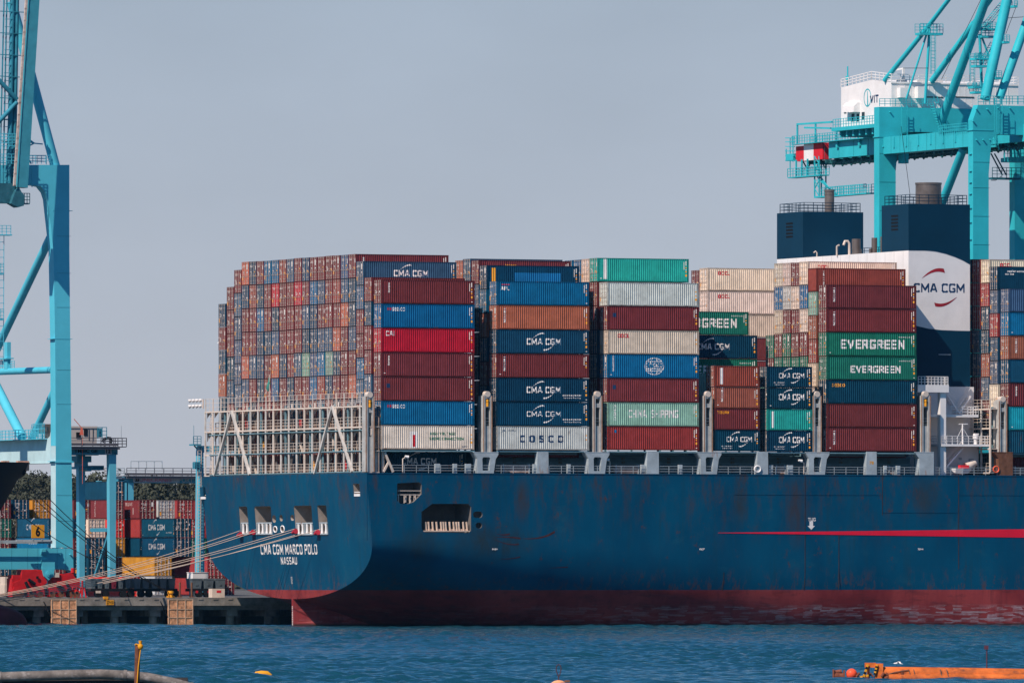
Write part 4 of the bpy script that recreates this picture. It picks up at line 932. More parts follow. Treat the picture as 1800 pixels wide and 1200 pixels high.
# working deck lamps
for x,y,dx in ((708,806,6),(1413,813,-8),(1072,811,-6)):
    a=P(x,829,.6); m1=MB(); m1.path([(a.x,.6,18.6),(a.x,.6,P(x,y,.6).z),(a.x+dx/14,.5,P(x,y,.6).z+.25)],.07,8); o=m1.build('deck_lamp_post',M_ship2,ship)
    m1=MB(); zt=P(x,y,.6).z+.25; m1.tube((a.x+dx/14-.2,.5,zt+.05),(a.x+dx/14+.25,.45,zt-.05),.13,10,.2); m1.build('lamp_head',M_hwhite,o)
# ---- engine casing and funnels
def box3(name, m, u0,u1,v0,v1,z0,z1,par=ship): b=MB(); b.box(u0,u1,v0,v1,z0,z1); return b.build(name,m,par)
UC=P(1597,500,7.5).x; UE=P(1705,500,7.5).x
ZT=P(1597,440,7.5).z; ZF=P(1597,358,7.5).z
casing=box3('engine_casing',M_hwhite,UC,UE,7.5,46.1,18.6,ZT-.02)
m1=MB()
top=[P(x,y,7.5) for x,y in ((1597,440),(1625,440),(1645,442),(1662,446),(1678,451.5),(1692,457.5),(1705,465))]
pts=[(p.x,p.z) for p in top]+[(UE,ZT+.3),(UC,ZT+.3)]
m1.prism(pts,lambda p,t:(p[0],t,p[1]),7.47,7.499); m1.build('navy_panel',M_navy,casing); m1=MB()
bot=[P(x,y,7.5) for x,y in ((1597,566),(1612,573),(1632,577.5),(1655,580),(1680,581),(1705,581.5))]
zl=P(1650,679,7.5).z
pts=[(p.x,p.z) for p in bot]+[(UE+.01,zl),(UC-.01,zl)]
m1.prism(pts,lambda p,t:(p[0],t,p[1]),7.47,7.499); m1.build('navy_panel',M_navy,casing)
m1=MB(); q=P(1651,506,7.46); sc=91/13.0; put_text(m1,'CMA CGM',lambda a,b:(q.x+a,7.485,q.z+b),sc,1.12,1.7,1.0); m1.build('casing_lettering',M_navyp,casing)
m1=MB(); f2=lambda a,b:(a,7.485,b)
a=P(1620,489.5,7.5); b=P(1660,476,7.5); swoosh(m1,f2,a.x,a.z,b.x,b.z,.42,.55)
a=P(1682.5,521.5,7.5); b=P(1643,535,7.5); swoosh(m1,f2,a.x,a.z,b.x,b.z,.40,.5)
m1.build('casing_emblem',mat('emblem_red',(.35,.02,.03),.5),casing)
def funnel(v0,v1,ztop,rp,pc,ztp,name='funnel'):
    fb=MB(); fb.box(UC,UE,v0,v1,ZT-.01,ztop); o=fb.build(name,M_navy,casing)
    l=MB(); zc=ztop-1.3
    for i in range(5): l.add([(UC-.05,v1-(v1-v0)*.36,zc-.42*i),(UC-.05,v1-(v1-v0)*.62,zc-.42*i),(UC-.01,v1-(v1-v0)*.62,zc-.42*i-.24),(UC-.01,v1-(v1-v0)*.36,zc-.42*i-.24)],[(0,1,2,3)])
    l.build('louvre',M_blk,o)
    r=MB(); r.rail([(UC+.3,v0+.3,ztop),(UE-.3,v0+.3,ztop)],1.15,1.25,.035); r.rail([(UC+.3,v0+.3,ztop),(UC+.3,v1-.3,ztop)],1.15,1.25,.035); r.rail([(UE-.3,v0+.3,ztop),(UE-.3,v1-.3,ztop)],1.15,1.25,.035); r.rail([(UC+.3,v1-.3,ztop),(UE-.3,v1-.3,ztop)],1.15,1.25,.035)
    r.build('funnel_rail',M_navy,o)
    e=MB(); e.tube((pc[0],pc[1],ztop),(pc[0],pc[1],ztp),rp,28); e.tube((pc[0],pc[1],ztp-.18),(pc[0],pc[1],ztp+.04),rp+.06,28); e.tube((pc[0],pc[1],ztp-2.0*rp*.5),(pc[0],pc[1],ztp-2.0*rp*.5+.06),rp+.03,28)
    e.build('exhaust_pipe',M_steel,o)
pc=P(1632,340,11.3); funnel(7.5,15.2,ZF,1.62,(pc.x,11.3),P(1632,322,11.3).z)
pc=P(1458,340,42); funnel(38.3,46.1,ZF+.05,.62,(pc.x,42),P(1458,334,42).z)
m1=MB()
for x,y,r,v,y0 in ((1505,420,.55,24,450),(1537,418,.36,22,447),(1551,416,.25,22,447),(1512,438,.2,24,450),(1530,437,.18,22,449)):
    p=P(x,y,v); m1.tube((p.x,v,ZT-.1),(p.x,v,p.z),r,14)
m1.build('vent_stacks',M_steel,casing)
m1=MB()
p=P(1493,424,26); m1.path([(p.x,26,ZT-.1),(p.x,26,p.z-.3),(p.x-.25,26,p.z),(p.x-.6,26,p.z),(p.x-.8,26,p.z-.5)],.17,8)
p=P(1436,443,32); m1.path([(p.x,32,ZT-.1),(p.x,32,p.z-.1),(p.x-.2,32,p.z+.1),(p.x-.45,32,p.z-.1)],.09,8)
p=P(1471,433,28); m1.path([(p.x,28,ZT-.1),(p.x,28,p.z),(p.x+.1,27.6,p.z+.15)],.12,8)
m1.build('vent_pipes',M_ship2,casing)
m1=MB(); m1.rail([(UC+6,16,ZT),(UC+6,37,ZT)],1.1,2,.035); m1.build('casing_rail',M_navy,casing)
m1=MB()
for i in range(14): m1.box(UC-.02,UC-.001,9+i*2.6,9.03+i*2.6,zl,ZT-.1)
m1.build('plate_seam',mat('seam_grey',(.45,.43,.42),.7),casing)  # thin grey lines for the plate seams
m1=MB(); m1.box(UC+4.1,UC+5.7,7.30,7.46,P(1655,623,7.5).z-.06,P(1655,623,7.5).z+.06)
m1.build('ledge',M_ship,casing)
# ---- deckhouse in front of the casing
h=MB(); a=P(1632,700,4.2); b=P(1722,700,4.2); h.box(a.x+.2,UE,6.4,7.49,18.6,P(1650,679.5,7).z); 
a2=P(1634,800,4); b2=P(1720,800,4); h.box(a2.x,b2.x,4,6.39,18.6,P(1650,784,4).z-.05)
house=h.build('deckhouse',M_hwhite,ship)
def plat(x0,x1,y,v0,v1,th=.32,rail=True,rl=None):
    a=P(x0,y,v0); b=P(x1,y,v0); m=MB(); m.box(a.x,b.x,v0,v1,a.z-th,a.z); o=m.build('platform',M_hwhite,house)
    if rail:
        m=MB(); r0=P(rl[0],y,v0).x if rl else a.x; r1=P(rl[1],y,v0).x if rl else b.x
        m.rail([(r0,v0+.05,a.z),(r1,v0+.05,a.z)],1.0,.75,.03); m.rail([(r0,v0+.05,a.z),(r0,v1,a.z)],1.0,.75,.03); m.rail([(r1,v0+.05,a.z),(r1,v1,a.z)],1.0,.75,.03); m.build('platform_rail',M_hwhite,o)
    return a.z
plat(1634,1720,728,2.2,6.4); zb_=plat(1655,1741,780,1.0,4.0,.28)
# wing platform with solid bulwark
a=P(1613,689,1.0); b=P(1668,689,1.0); zt=P(1640,676,1.0).z
m=MB(); m.box(a.x,b.x,1.0,1.15,a.z,zt); m.box(a.x,b.x,1.15,6.4,a.z,a.z+.2); m.box(b.x-.15,b.x,1.15,6.4,a.z+.2,zt); m.box(a.x,a.x+.15,1.15,6.4,a.z+.2,zt); o=m.build('wing_platform',M_hwhite,house)
m=MB(); m.rail([(a.x+.1,1.07,zt),(b.x-.1,1.07,zt)],1.0,.45,.035); m.rail([(b.x-.1,1.1,zt),(b.x-.1,6.3,zt)],1.0,.5,.035); m.build('wing_rail',M_hwhite,o)
c0=P(1653,690,1.3); c1=P(1663,690,1.3); m=MB(); m.box(c0.x,c1.x,1.3,2.1,18.6,c0.z-.02); m.build('pillar',M_hwhite,house)
def stair(x0,y0,x1,y1,v):
    a=P(x0,y0,v); b=P(x1,y1,v); m=MB()
    for q in (0,.9):
        m.beam(a+Vector((0,q,0)),b+Vector((0,q,0)),.12,.2); m.beam(a+Vector((0,q,1)),b+Vector((0,q,1)),.05)
    n=11
    for i in range(1,n): p=a.lerp(b,i/n); m.box(p.x-.12,p.x+.12,v,v+.9,p.z-.02,p.z+.03)
    m.build('stair',M_hwhite,house)
stair(1664,820,1693,787,2.2); stair(1664,692,1687,727,5.2); stair(1706,696,1686,727,5.0)
m=MB(); p=P(1692,745,2.0); m.tube((p.x,2.0,zb_),(p.x,2.0,p.z),.1,8); m.beam((p.x-.5,2,p.z),(p.x+.7,2,p.z),.1); m.beam((p.x,2,p.z-.4),P(1682,770,2.0),.05); m.beam((p.x,2,p.z-.4),P(1703,770,2.0),.05); m.build('signal_mast',M_hwhite,house)
m=MB(); p=P(1715,779,2); m.tube((p.x,2,zb_),(p.x,2,zb_+.7),.22,12); m.tube((p.x,2,zb_+.7),(p.x,2,zb_+1.15),.36,12); m.box(p.x-.2,p.x+.3,1.7,2.3,zb_+1.15,zb_+1.35); m.build('searchlight',M_hwhite,house)
m=MB(); p=P(1707,805,3.98); m.box(p.x-.35,p.x+.35,3.96,3.99,18.7,20.7); p=P(1688,808,3.98); m.box(p.x-.2,p.x+.2,3.95,3.99,p.z,p.z+.3); m.build('house_door',mat('door_grey',(.45,.46,.47),.6),house)
p=P(1690,825,1.2); lb=thing('rescue_boat','small white and red rescue boat stowed at the rail below the stair','boat',(p.x-1.2,.9,18.72))
m=MB(); vs=[]; secs=[(0,.1,.5),(.4,.5,.15),(1.4,.6,.05),(2.2,.45,.15),(2.7,.06,.5)]
for x,hw_,zb2 in secs: vs+=[(x,.7-hw_,.75),(x,.7-hw_*.6,zb2),(x,.7+hw_*.6,zb2),(x,.7+hw_,.75)]
m.add(vs,[(4*i+j,4*i+j+1,4*i+j+5,4*i+j+4) for i in range(4) for j in range(3)]+[(4*i,4*i+4,4*i+7,4*i+3) for i in range(4)]); m.build('boat_hull',M_hwhite,lb)
m=MB(); m.box(1.1,2.3,.35,1.05,.76,1.15); m.build('canopy',M_redp,lb)
p=P(1703,820,1.8); t=thing('deck_winch','rounded beige drum winch standing behind the white rescue boat','winch',(p.x,1.8,18.6))
m=MB(); m.tube((-.2,.3,1.0),(1.0,.3,1.6),.65,16,.45); m.build('drum',M_ship2,t); m=MB(); m.box(-.6,1.4,0,.8,0,.5); m.box(.9,1.2,.0,.6,.5,1.2); m.build('bed',M_dark,t)
p=P(1745,822,1.0); t=thing('life_ring','orange red life ring on the rail beside the rusty pedestal','life ring',(p.x,.05,19.35))
m=MB(); m.path([(.38*math.cos(a/20*6.2832),0,.38*math.sin(a/20*6.2832)) for a in range(21)],.09,8); m.build('ring',mat('ring_orange',(.8,.13,.06),.6),t)
p=P(1326,823,1.0); t=thing('life_ring','white life ring on the rail beside the short container stacks','life ring',(p.x,.05,19.25))
m=MB(); m.path([(.42*math.cos(a/20*6.2832),0,.38*math.sin(a/20*6.2832)) for a in range(21)],.1,8); m.build('ring',M_hwhite,t)
# plank bundles behind the rail
M_wood=mat('old_planks',(.50,.36,.30),.85,var=.5,nscale=2.5)
for i,(x0,x1,lab) in enumerate(((880,936,'pile of pale planks behind the rail near the second block'),(1078,1128,'pile of pale planks behind the rail right of the lamp'),(1360,1386,'short pile of planks below the short container stack'),(1558,1578,'short pile of planks near the number 78 post'),(1780,1830,'pile of planks behind the rail at the right edge'))):
    a=P(x0,828,1.2); b=P(x1,828,1.2); t=thing('plank_pile',lab,'planks',(a.x,1.2,18.6),0,'plank piles on the deck'); m=MB()
    rr=random.Random(i)
    for k in range(9): m.box(rr.uniform(0,.5),b.x-a.x-rr.uniform(0,.5),rr.uniform(0,.1),1.0,.12+k*.105,.12+k*.105+.075)
    m.build('planks',M_wood,t)
    m=MB(); [m.box(q,q+.12,-.05,1.05,0,1.15) for q in (.3,b.x-a.x-.5)]; m.build('rack',M_ship,t)
# small lashing bridge beyond the casing
lashing_bridge(P(1741,800,1.0).x-.3, .6, 5, 2.52, [P(1741,830,1).z,P(1741,788,1).z,P(1741,752,1).z,P(1741,718,1).z], P(1741,702,1).z, 1.6, gussets=False)
# ---------------------------------------------------------------- mooring ropes
M_rope = mat('pale_rope',(.50,.38,.31),.85,var=.15)
def rope(name,label,a,b,sag,r,m,world=False,n=20,group=None):
    A=W(*a) if not world else Vector(a); B=W(*b) if not world else Vector(b)
    t=thing(name,label,'rope',A,0,group,world=True); mb=MB(); pts=[]
    for i in range(n+1):
        q=i/n; p=A.lerp(B,q); p.z-=sag*4*q*(1-q); pts.append(p-A)
    mb.path(pts,r,6); mb.build('rope_strands',m,t); return t
def tr(x,y): q=PV(x,y,rake(10)); return (rake(10)-.1,q.y,q.z)
rg='pale mooring ropes from the stern to the quay'
ends=[(424,932,0,1038),(452,930,0,1040),(457,932,0,1042.5),(520,929,0,1044),(523,932,0,1047),(527,938,0,1052),(566,929,0,1049)]
names=['topmost','second from the top','third from the top','middle','third from the bottom','second from the bottom','starting furthest right']
for (x0,y0,x1,y1),nm in zip(ends,names):
    e=P(-60,y1+7,QV+1.5)
    e2=Vector((e.x,QV+1.5,P(-60,y1+(y1-y0)/(x0)*60,QV+1.5).z))
    rope('mooring_rope','pale mooring rope from the stern to the quay, '+nm+' of seven',tr(x0,y0),e2,.9,.042,M_rope,group=rg)
M_tag=mat('red_chafe_guard',(.45,.03,.05),.7)
for x,y,lab in ((427,936,'left'),(449,932,'second'),(524,930,'third'),(563,932,'right')):
    q=PV(x,y,rake(10)); t=thing('rat_guard','dark red chafe guard on the ropes at the %s transom opening'%lab,'rope guard',(.25,q.y,q.z-.3),0,'red guards on the mooring ropes')
    m=MB(); m.path([(0,.55,-.1),(0,-.45,.1)],[.2,.33],10); m.build('guard',M_tag,t)
bol=P(300,1046,QV+1.2)
t=thing('bollard','yellow mooring bollard on the quay edge holding three dark lines','bollard',(bol.x,QV+1.2,QZ))
m=MB(); m.tube((0,0,0),(0,0,.55),.32,14,.24); m.tube((0,0,.55),(0,0,.85),.42,14,.4); m.beam((-.5,0,.1),(.5,0,.1),.25); m.beam((-.3,0,.3),(.35,.1,.75),.2); m.build('bollard_body',M_yel,t)
M_dline = mat('dark_rope',(.10,.075,.065),.85)
for i,(x,y,lab) in enumerate(((52,840,'uppermost'),(33,850,'middle'),(49,853,'lower'))):
    a=P(x,y,38); rope('bow_line','dark mooring line from the left bow to the yellow bollard, %s of three'%lab,a,(bol.x-.1,QV+1.2,QZ+.6),1.2,.05,M_dline,group='dark lines of the left ship')
a=P(8,882,36); e=P(238,1014,QV+3); rope('bow_line','thin dark mooring line crossing below the orange number six','%s'%'' or a,e,1.0,.045,M_dline) if False else rope('bow_line','brown mooring line crossing below the orange number six sign',a,(e.x,QV+3,e.z),1.0,.045,M_dline)
# ---------------------------------------------------------------- quay cranes
M_lb = mat('light_blue_paint',(.085,.47,.59),.5,var=.12,nscale=.25,rust=.06,rscale=.5,streak=4,rustcol=(.30,.22,.17))
M_lbsun = mat('sun_tinted_blue_paint',(.46,.62,.64),.6,var=.2,nscale=.3,rust=.12,rscale=.5,streak=5,rustcol=(.40,.30,.24))  # paler blue: strong sunlight on the aft faces is put into the colour
M_lb2 = mat('blue_boom_paint',(.05,.27,.34),.55,var=.2,nscale=.6,rust=.22,rscale=.9,streak=1.5,rustcol=(.22,.09,.06))
M_te = mat('teal_paint',(.030,.43,.49),.5,var=.16,nscale=.25,rust=.10,rscale=.6,streak=5,rustcol=(.03,.22,.25))
M_red = mat('bogie_red',(.55,.018,.022),.55,var=.25,nscale=.8,rust=.1,rscale=1)
def V3(p): return Vector(p)
class Crane:
    def __init__(s, name, label, base, m): s.b=Vector(base); s.t=thing(name,label,'crane',base); s.m=m
    def L(s,p): return Vector(p)-s.b
    def part(s,name,mb,m=None,par=None): 
        mb.v=[tuple(Vector(p)-s.b) for p in mb.v]; return mb.build(name,m or s.m,par or s.t)
    def tube(s,name,a,b,r,m=None,n=14): mb=MB(); mb.tube(a,b,r,n); return s.part(name,mb,m)
    def box(s,name,*a,m=None): mb=MB(); mb.box(*a); return s.part(name,mb,m)
# ---- left crane (light blue, boom raised)
V0=57.0; uL=P(98.5,700,V0).x
c=Crane('quay_crane','tall light blue quay crane with its boom raised, cut by the left edge',(uL,V0,QZ),M_lb)
zs1=P(110,1005,V0).z; zs2=P(110,962,V0).z; ztp=P(110,290,V0).z
UR=P(128,1000,V0).x
mb=MB(); pts=[P(x,y,V0) for x,y in ((98.5,962),(98,768),(97,600),(94,440),(84,350),(80,338),(72,328),(60,325.5),(-180,325.5),(-180,290),(122,290),(122,440),(124.5,700),(128,962))]
mb.prism([(p.x,p.z) for p in pts],lambda p,t:(p[0],t,p[1]),V0,V0+1.75); c.part('leg',mb)
mb=MB()
for y in (370,595,810): 
    a=P(110,y,V0); mb.box(P(93,y,V0).x-.04,P(127,y,V0).x+.04,V0-.03,V0+1.8,a.z-.06,a.z)
a=P(110,811,V0); mb.box(uL-.12,P(127.5,811,V0).x+.1,V0-.1,V0+1.85,a.z-.14,a.z+.05)
c.part('flange',mb)
mb=MB(); mb.box(uL-22,uL-20,V0,V0+1.7,zs2,ztp-2); c.part('leg',mb)
for du in (0,-21): mb=MB(); mb.box(uL+du,uL+du+2,V0+28,V0+29.7,zs2,ztp); c.part('leg',mb)
mb=MB(); pts=[P(x,y,V0) for x,y in ((128.3,963),(128.8,1004),(120,1001),(108,1000),(-260,1001),(-260,963))]
mb.prism([(p.x,p.z) for p in pts],lambda p,t:(p[0],t,p[1]),V0-.05,V0+1.9); c.part('sill_beam',mb)
mb=MB(); a=P(76,962,V0); b=P(81,974,V0); mb.box(a.x-.35,a.x+.4,V0-.3,V0-.06,b.z,a.z-.2)
a=P(83,983,V0); mb.box(a.x-.85,a.x+.85,V0-.45,V0-.06,P(0,998,V0).z,a.z); mb.prism([(-.85,0),(.85,0),(.6,-1.0),(0,-1.5),(-.6,-1.0)],lambda p,t:(a.x+p[0],t,P(0,998,V0).z+p[1]),V0-.5,V0+1.2)
for x in (104,123): q=P(x,974,V0); mb.tube((q.x,V0-.35,q.z),(q.x,V0,q.z),.1,8)
c.part('pivot_bracket',mb)
mb=MB(); q=P(83,1008,V0); mb.tube((q.x,V0-.62,q.z),(q.x,V0-.5,q.z),.38,18); mb.tube((q.x,V0-.7,q.z),(q.x,V0-.62,q.z),.18,12); c.part('pivot_pin',mb)
mb=MB(); mb.box(uL-22,uL-20,V0+1.7,V0+28,zs2-.3,zs2+2); c.part('sill_beam',mb)
mb=MB()
for y in (415,480,540,650,710,870,915): a=P(100,y,V0); b=P(125 if y<700 else 126.5,y,V0); mb.box(a.x,b.x,V0-.015,V0-.002,a.z-.02,a.z+.02)
for x in (20,48,66,100,115): a=P(x,963,V0); mb.box(a.x,a.x+.03,V0-.065,V0-.052,zs1+.3,zs2-.02)
c.part('weld_seam',mb,mat('seam_blue',(.05,.24,.30),.7))
# portal beam away from us
zb1=P(98,812,V0).z; zb2=P(98,770,V0).z
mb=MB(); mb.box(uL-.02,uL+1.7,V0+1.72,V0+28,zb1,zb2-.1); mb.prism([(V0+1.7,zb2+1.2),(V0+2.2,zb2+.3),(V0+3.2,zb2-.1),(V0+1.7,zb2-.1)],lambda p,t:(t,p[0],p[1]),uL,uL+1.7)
mb.box(uL-.15,uL+1.9,V0+1.76,V0+28,zb1-.12,zb1); c.part('portal_beam',mb,M_lbsun)  # beam in the paler blue, its sunlit look painted in
mb=MB(); mb.box(uL-.035,uL-.004,V0+.02,V0+1.7,zs2,P(98,455,V0).z); c.part('sun_tint_plate',mb,M_lbsun)  # added thin plate, sunlit brightness of the leg's aft face painted on
mb=MB(); mb.box(uL-1.2,uL+2,V0+3,V0+28,zb2-.1,zb2-.02); mb.rail([(uL-1.1,V0+3.2,zb2),(uL-1.1,V0+28,zb2)],1.15,1.2,.035); mb.rail([(uL+1.9,V0+3.2,zb2),(uL+1.9,V0+28,zb2)],1.15,1.6,.035); c.part('beam_walkway',mb)
um=uL+.85
def pv(x,y): return PV(x,y,um)
c.tube('brace',pv(88,418),pv(-60,727),.52); c.tube('brace',pv(92,650),pv(-80,656),.42)
c.tube('brace',pv(39,768),pv(-14,664),.62); c.tube('brace',pv(94,690),pv(57,768),.46)
mb=MB(); q=pv(10,622); 
for x0,x1,y0,y1 in ((-4,18,630,648),(-4,25,634,648)): a=pv(x0,y1); b=pv(x1,y1); mb.rail([b,a],(y1-y0)/14,.8,.04)
a=pv(-5,630); b=pv(19,628); mb.box(um-.6,um+.4,b.y,a.y,a.z-.15,a.z); mb.box(um-.3,um+.2,b.y+.5,b.y+1.6,a.z-1.4,a.z+2)
c.part('brace_platform',mb)
# equipment on the portal beam near the leg
mb=MB()
for x0,x1,y0,y1 in ((74,90,750,762),(84,91,762,770),(80,86,745,752)): a=pv(x0,y1); b=pv(x1,y0); mb.box(um-.5,um+.5,b.y,a.y,a.z,b.z)
c.part('equipment_box',mb,M_steel)
mb=MB(); a=pv(70,742); b=pv(90,742); z0=zb2; mb.rail([(um-.9,b.y,z0),(um-.9,a.y,z0)],1.9,.5,.035); mb.ladder((um-.95,a.y+1,z0),(um-.95,a.y,z0+1.9),(0,1,0),.5,.3); c.part('equipment_cage',mb)
# apex pipe and raised boom
c.tube('apex_pipe',P(97,292,V0+.9),P(20,3,V0+.9),.62,n=18)
Vb=53.0
def boomp(y,x_at=lambda y:36+(330-y)*20/330): return P(x_at(y),y,Vb)
mb=MB(); a=P(36.5,330,Vb); b=P(57,0,Vb); b=a+(b-a)*1.9; mb.beam(a,b,1.25,1.7,up=(0,1,0)); mb.v=[tuple(p) for p in mb.v]; c.part('boom_girder',mb,M_lb2)
mb=MB(); a1=P(25.2,327,Vb-.9); b1=P(46.3,0,Vb-.9); b1=a1+(b1-a1)*1.9; mb.beam(a1,b1,.27,.3,up=(0,1,0)); 
n=30
for i in range(n): p=a1.lerp(b1,i/n); mb.box(p.x-.2,p.x+.2,p.y-.15,p.y,p.z,p.z+.12)
c.part('boom_rail',mb,mat('boom_rail',(.55,.42,.36),.7,var=.4,nscale=1.0,rust=.5,rscale=.6,streak=3,rustcol=(.16,.05,.03)))
mb=MB()
for y in (46,93,154,223,311): a=P(40+(330-y)*.062,y,Vb-.7); mb.beam(a-Vector((.62,0,0)),a+Vector((.62,0,0)),.06)
c.part('boom_seam',mb,M_rust)
# lattice, ladders and stays behind the boom
Vc=55.4
mb=MB()
for x0,x1,r in ((30,24,.28),(26,10,.16),(22,16,.35),(12,5,.1),(7,-1,.1)): a=P(x1,335,Vc); b=P(x0,0,Vc); mb.tube(a,a+(b-a)*1.6,r,8)
for i in range(26):
    y=-20+13.5*i; a=P(9.5-y*.018,y,Vc-.3); b=P(23-y*.03,y,Vc-.3); mb.beam(a,b,.07)
for i in range(9):
    y=20+38*i; a=P(0,y,Vc-.3); b=P(44-y*.06,y+2,Vc-.3); mb.beam(a,b,.1)
for y0,y1 in ((140,175),(215,180)): mb.tube(P(-3,y0,Vc-.5),P(30,y1,Vc-.5),.28,8)
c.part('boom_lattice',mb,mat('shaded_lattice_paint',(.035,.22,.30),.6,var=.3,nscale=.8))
mb=MB(); a=P(-5,262,Vc-1); b=P(28,262,Vc-1); mb.rail([a,b],1.9,.5,.035,5); a=P(-5,288,Vc-1); b=P(29,288,Vc-1); mb.rail([a,b],1.2,.6,.035)
a=P(50,288,V0+.2); b=P(88,288,V0+.2); mb.rail([a,b],1.05,.55,.035); mb.rail([(a.x,V0+1.5,a.z),(b.x,V0+1.5,a.z)],1.05,1.2,.03)
a=P(-4,412,V0); b=P(19,412,V0); mb.rail([a,b],1.1,.5,.035); mb.box(a.x,b.x,V0-.5,V0+.6,a.z-.15,a.z)
for y in (480,560): a=P(-4,y,V0); b=P(6.5,y,V0); mb.rail([a,b],1.2,.5,.035); mb.box(a.x,b.x,V0,V0+.6,a.z-.2,a.z)
mb.ladder(P(2,640,V0+.3),P(3,412,V0+.3),(1,0,0),.6,.9,.035)
c.part('walkway',mb)
mb=MB()
a=P(46,328,Vc-2); b=P(57,290,Vc-2); mb.ladder(P(51,329,Vc-2),P(51,296,Vc-2),(1,0,0),.8,.4,.05)
for x0,y0,x1,y1 in ((48,243,60,252),(60,252,48,258),(48,248,60,252),(48,276,55,288)): mb.tube(P(x0,y0,Vc-1),P(x1,y1,Vc-1),.1,6)
mb.tube(P(60,252,Vc-1),P(75,253.5,Vc-1),.08,6)
c.part('boom_latch',mb)
mb=MB(); 
pl=[(20,345),(24,336),(30,330),(34,338),(40,345),(38,362),(28,365),(16,358)]
mb.prism([(P(x,y,Vb).x,P(x,y,Vb).z) for x,y in pl],lambda p,t:(p[0],t,p[1]),Vb-.8,Vb+.8); a=P(36,357,Vb); b=P(50,357,Vb); mb.box(a.x,b.x,Vb-.5,Vb+.5,a.z-.15,a.z); mb.rail([(a.x,Vb-.45,a.z),(b.x,Vb-.45,a.z)],1.2,.35,.04)
mb.box(P(-10,350,Vb).x,P(26,350,Vb).x,Vb,Vb+1.6,P(0,357,Vb).z,P(0,322,Vb).z)
c.part('boom_hinge',mb,mat('hinge_dark_teal',(.03,.13,.17),.6,var=.4,nscale=1.2,rust=.5,rscale=1.2,rustcol=(.10,.05,.04)))
mb=MB(); a=P(-220,955,V0-1); q=P(100,952,V0-1); mb.box(a.x,q.x-.6,V0-1,V0-.9,q.z-.2,q.z+.2); c.part('sill_pipe',mb,M_ship)
# bogies
mb=MB(); gz=QZ
for x0,x1,y0,y1 in ((22,80,1010,1030),(38,75,1001,1012),(92,125,1008,1022),(104,140,1016,1030),(20,40,1016,1040)): a=P(x0,y1,V0); b=P(x1,y0,V0); mb.box(a.x,b.x,V0-.1,V0+1.6,a.z,b.z)
pts=[P(x,y,V0) for x,y in ((38,1002),(76,1002),(82,1024),(60,1036),(20,1036),(22,1024),(36,1018))]; mb.prism([(p.x,p.z) for p in pts],lambda p,t:(p[0],t,p[1]),V0-.2,V0+1.5)
pts=[P(x,y,V0) for x,y in ((90,1012),(124,1006),(140,1024),(138,1036),(100,1038),(92,1026))]; mb.prism([(p.x,p.z) for p in pts],lambda p,t:(p[0],t,p[1]),V0-.2,V0+1.5)
c.part('equaliser_beam',mb,M_red)
for x0,x1 in ((20,40),(46,77),(83,114),(121,138)):
    mb=MB(); a=P(x0,1038,V0); b=P(x1,1038,V0); mb.prism([(a.x,gz+.15),(b.x,gz+.15),(b.x,a.z),(b.x-.25,a.z+.5),(a.x+.25,a.z+.5),(a.x,a.z)],lambda p,t:(p[0],t,p[1]),V0-.3,V0+1.3); o=c.part('bogie',mb,M_red)
    for f in (.25,.75):
        mb=MB(); q=a.lerp(b,f); mb.tube((q.x,V0-.38,gz+.42),(q.x,V0+1.2,gz+.42),.38,18); c.part('wheel',mb,M_rust,par=None).parent=o
    # keep wheels where they are: both share the crane frame
mb=MB()
for x in (26,34,52,60,70,88,97,107,126,133): q=P(x,1041,V0); mb.tube((q.x,V0-.42,q.z),(q.x,V0-.33,q.z),.14,10)
for x0,x1,y0,y1 in ((79,82,1030,1046),(116,120,1034,1046),(41,45,1036,1046),(62,66,1012,1017)): a=P(x0,y1,V0); b=P(x1,y0,V0); mb.box(a.x,b.x,V0-.4,V0-.31,a.z,b.z)
for x0,y0,x1,y1 in ((50,1018,62,1026),(100,1028,112,1034),(45,1022,50,1034),(116,1022,120,1030)): mb.tube(P(x0,y0,V0-.5),P(x1,y1,V0-.5),.2,8)
c.part('drive_motor',mb,M_dark)
mb=MB(); q=P(127,1047,V0-.5)
for k in range(3):
    q=P(131+k*7,1046,V0-.3); mb.path([(q.x-.5,V0-.3,gz),(q.x-.2,V0-.3,gz+1.3),(q.x+.2,V0-.3,gz+1.3),(q.x+.5,V0-.3,gz)],.09,6)
mb.tube(P(145,1046,V0-.3),P(145,1020,V0-.3),.14,8); q=P(128,1002,V0); mb.tube(q,P(128,1046,V0),.16,8); mb.tube(q-Vector((0,0,.3)),q+Vector((0,0,.3)),.28,10)
c.part('rail_clamp',mb,M_red)
mb=MB(); a=P(92,1014,V0-.35); b=P(104,1006,V0-.35); mb.box(a.x,b.x,V0-.4,V0-.3,a.z,b.z); c.part('warning_plate',mb,M_ship2)
# orange number board
q=P(55.5,945,V0-1.6); q2=P(78,922,V0-1.6); t=thing('crane_number_board','square orange board with a black number 6 on the light blue crane','sign',(q.x,q.y,q.z))
mb=MB(); mb.box(0,q2.x-q.x,0,.08,0,q2.z-q.z); mb.build('board',M_yel,t)
mb=MB(); put_text(mb,'6',lambda a,b:((q2.x-q.x)/2+a,-.006,(q2.z-q.z)/2+b),.62,1.3,.05); mb.build('number',M_blk,t)
mb=MB(); mb.beam((.2,.1,-.3),(.2,.1,1.2),.12); mb.beam((1.4,.1,-.3),(1.4,.1,1.2),.12); mb.box(-2,2.6,.08,.3,-.45,-.2); mb.build('bracket',M_ship,t)

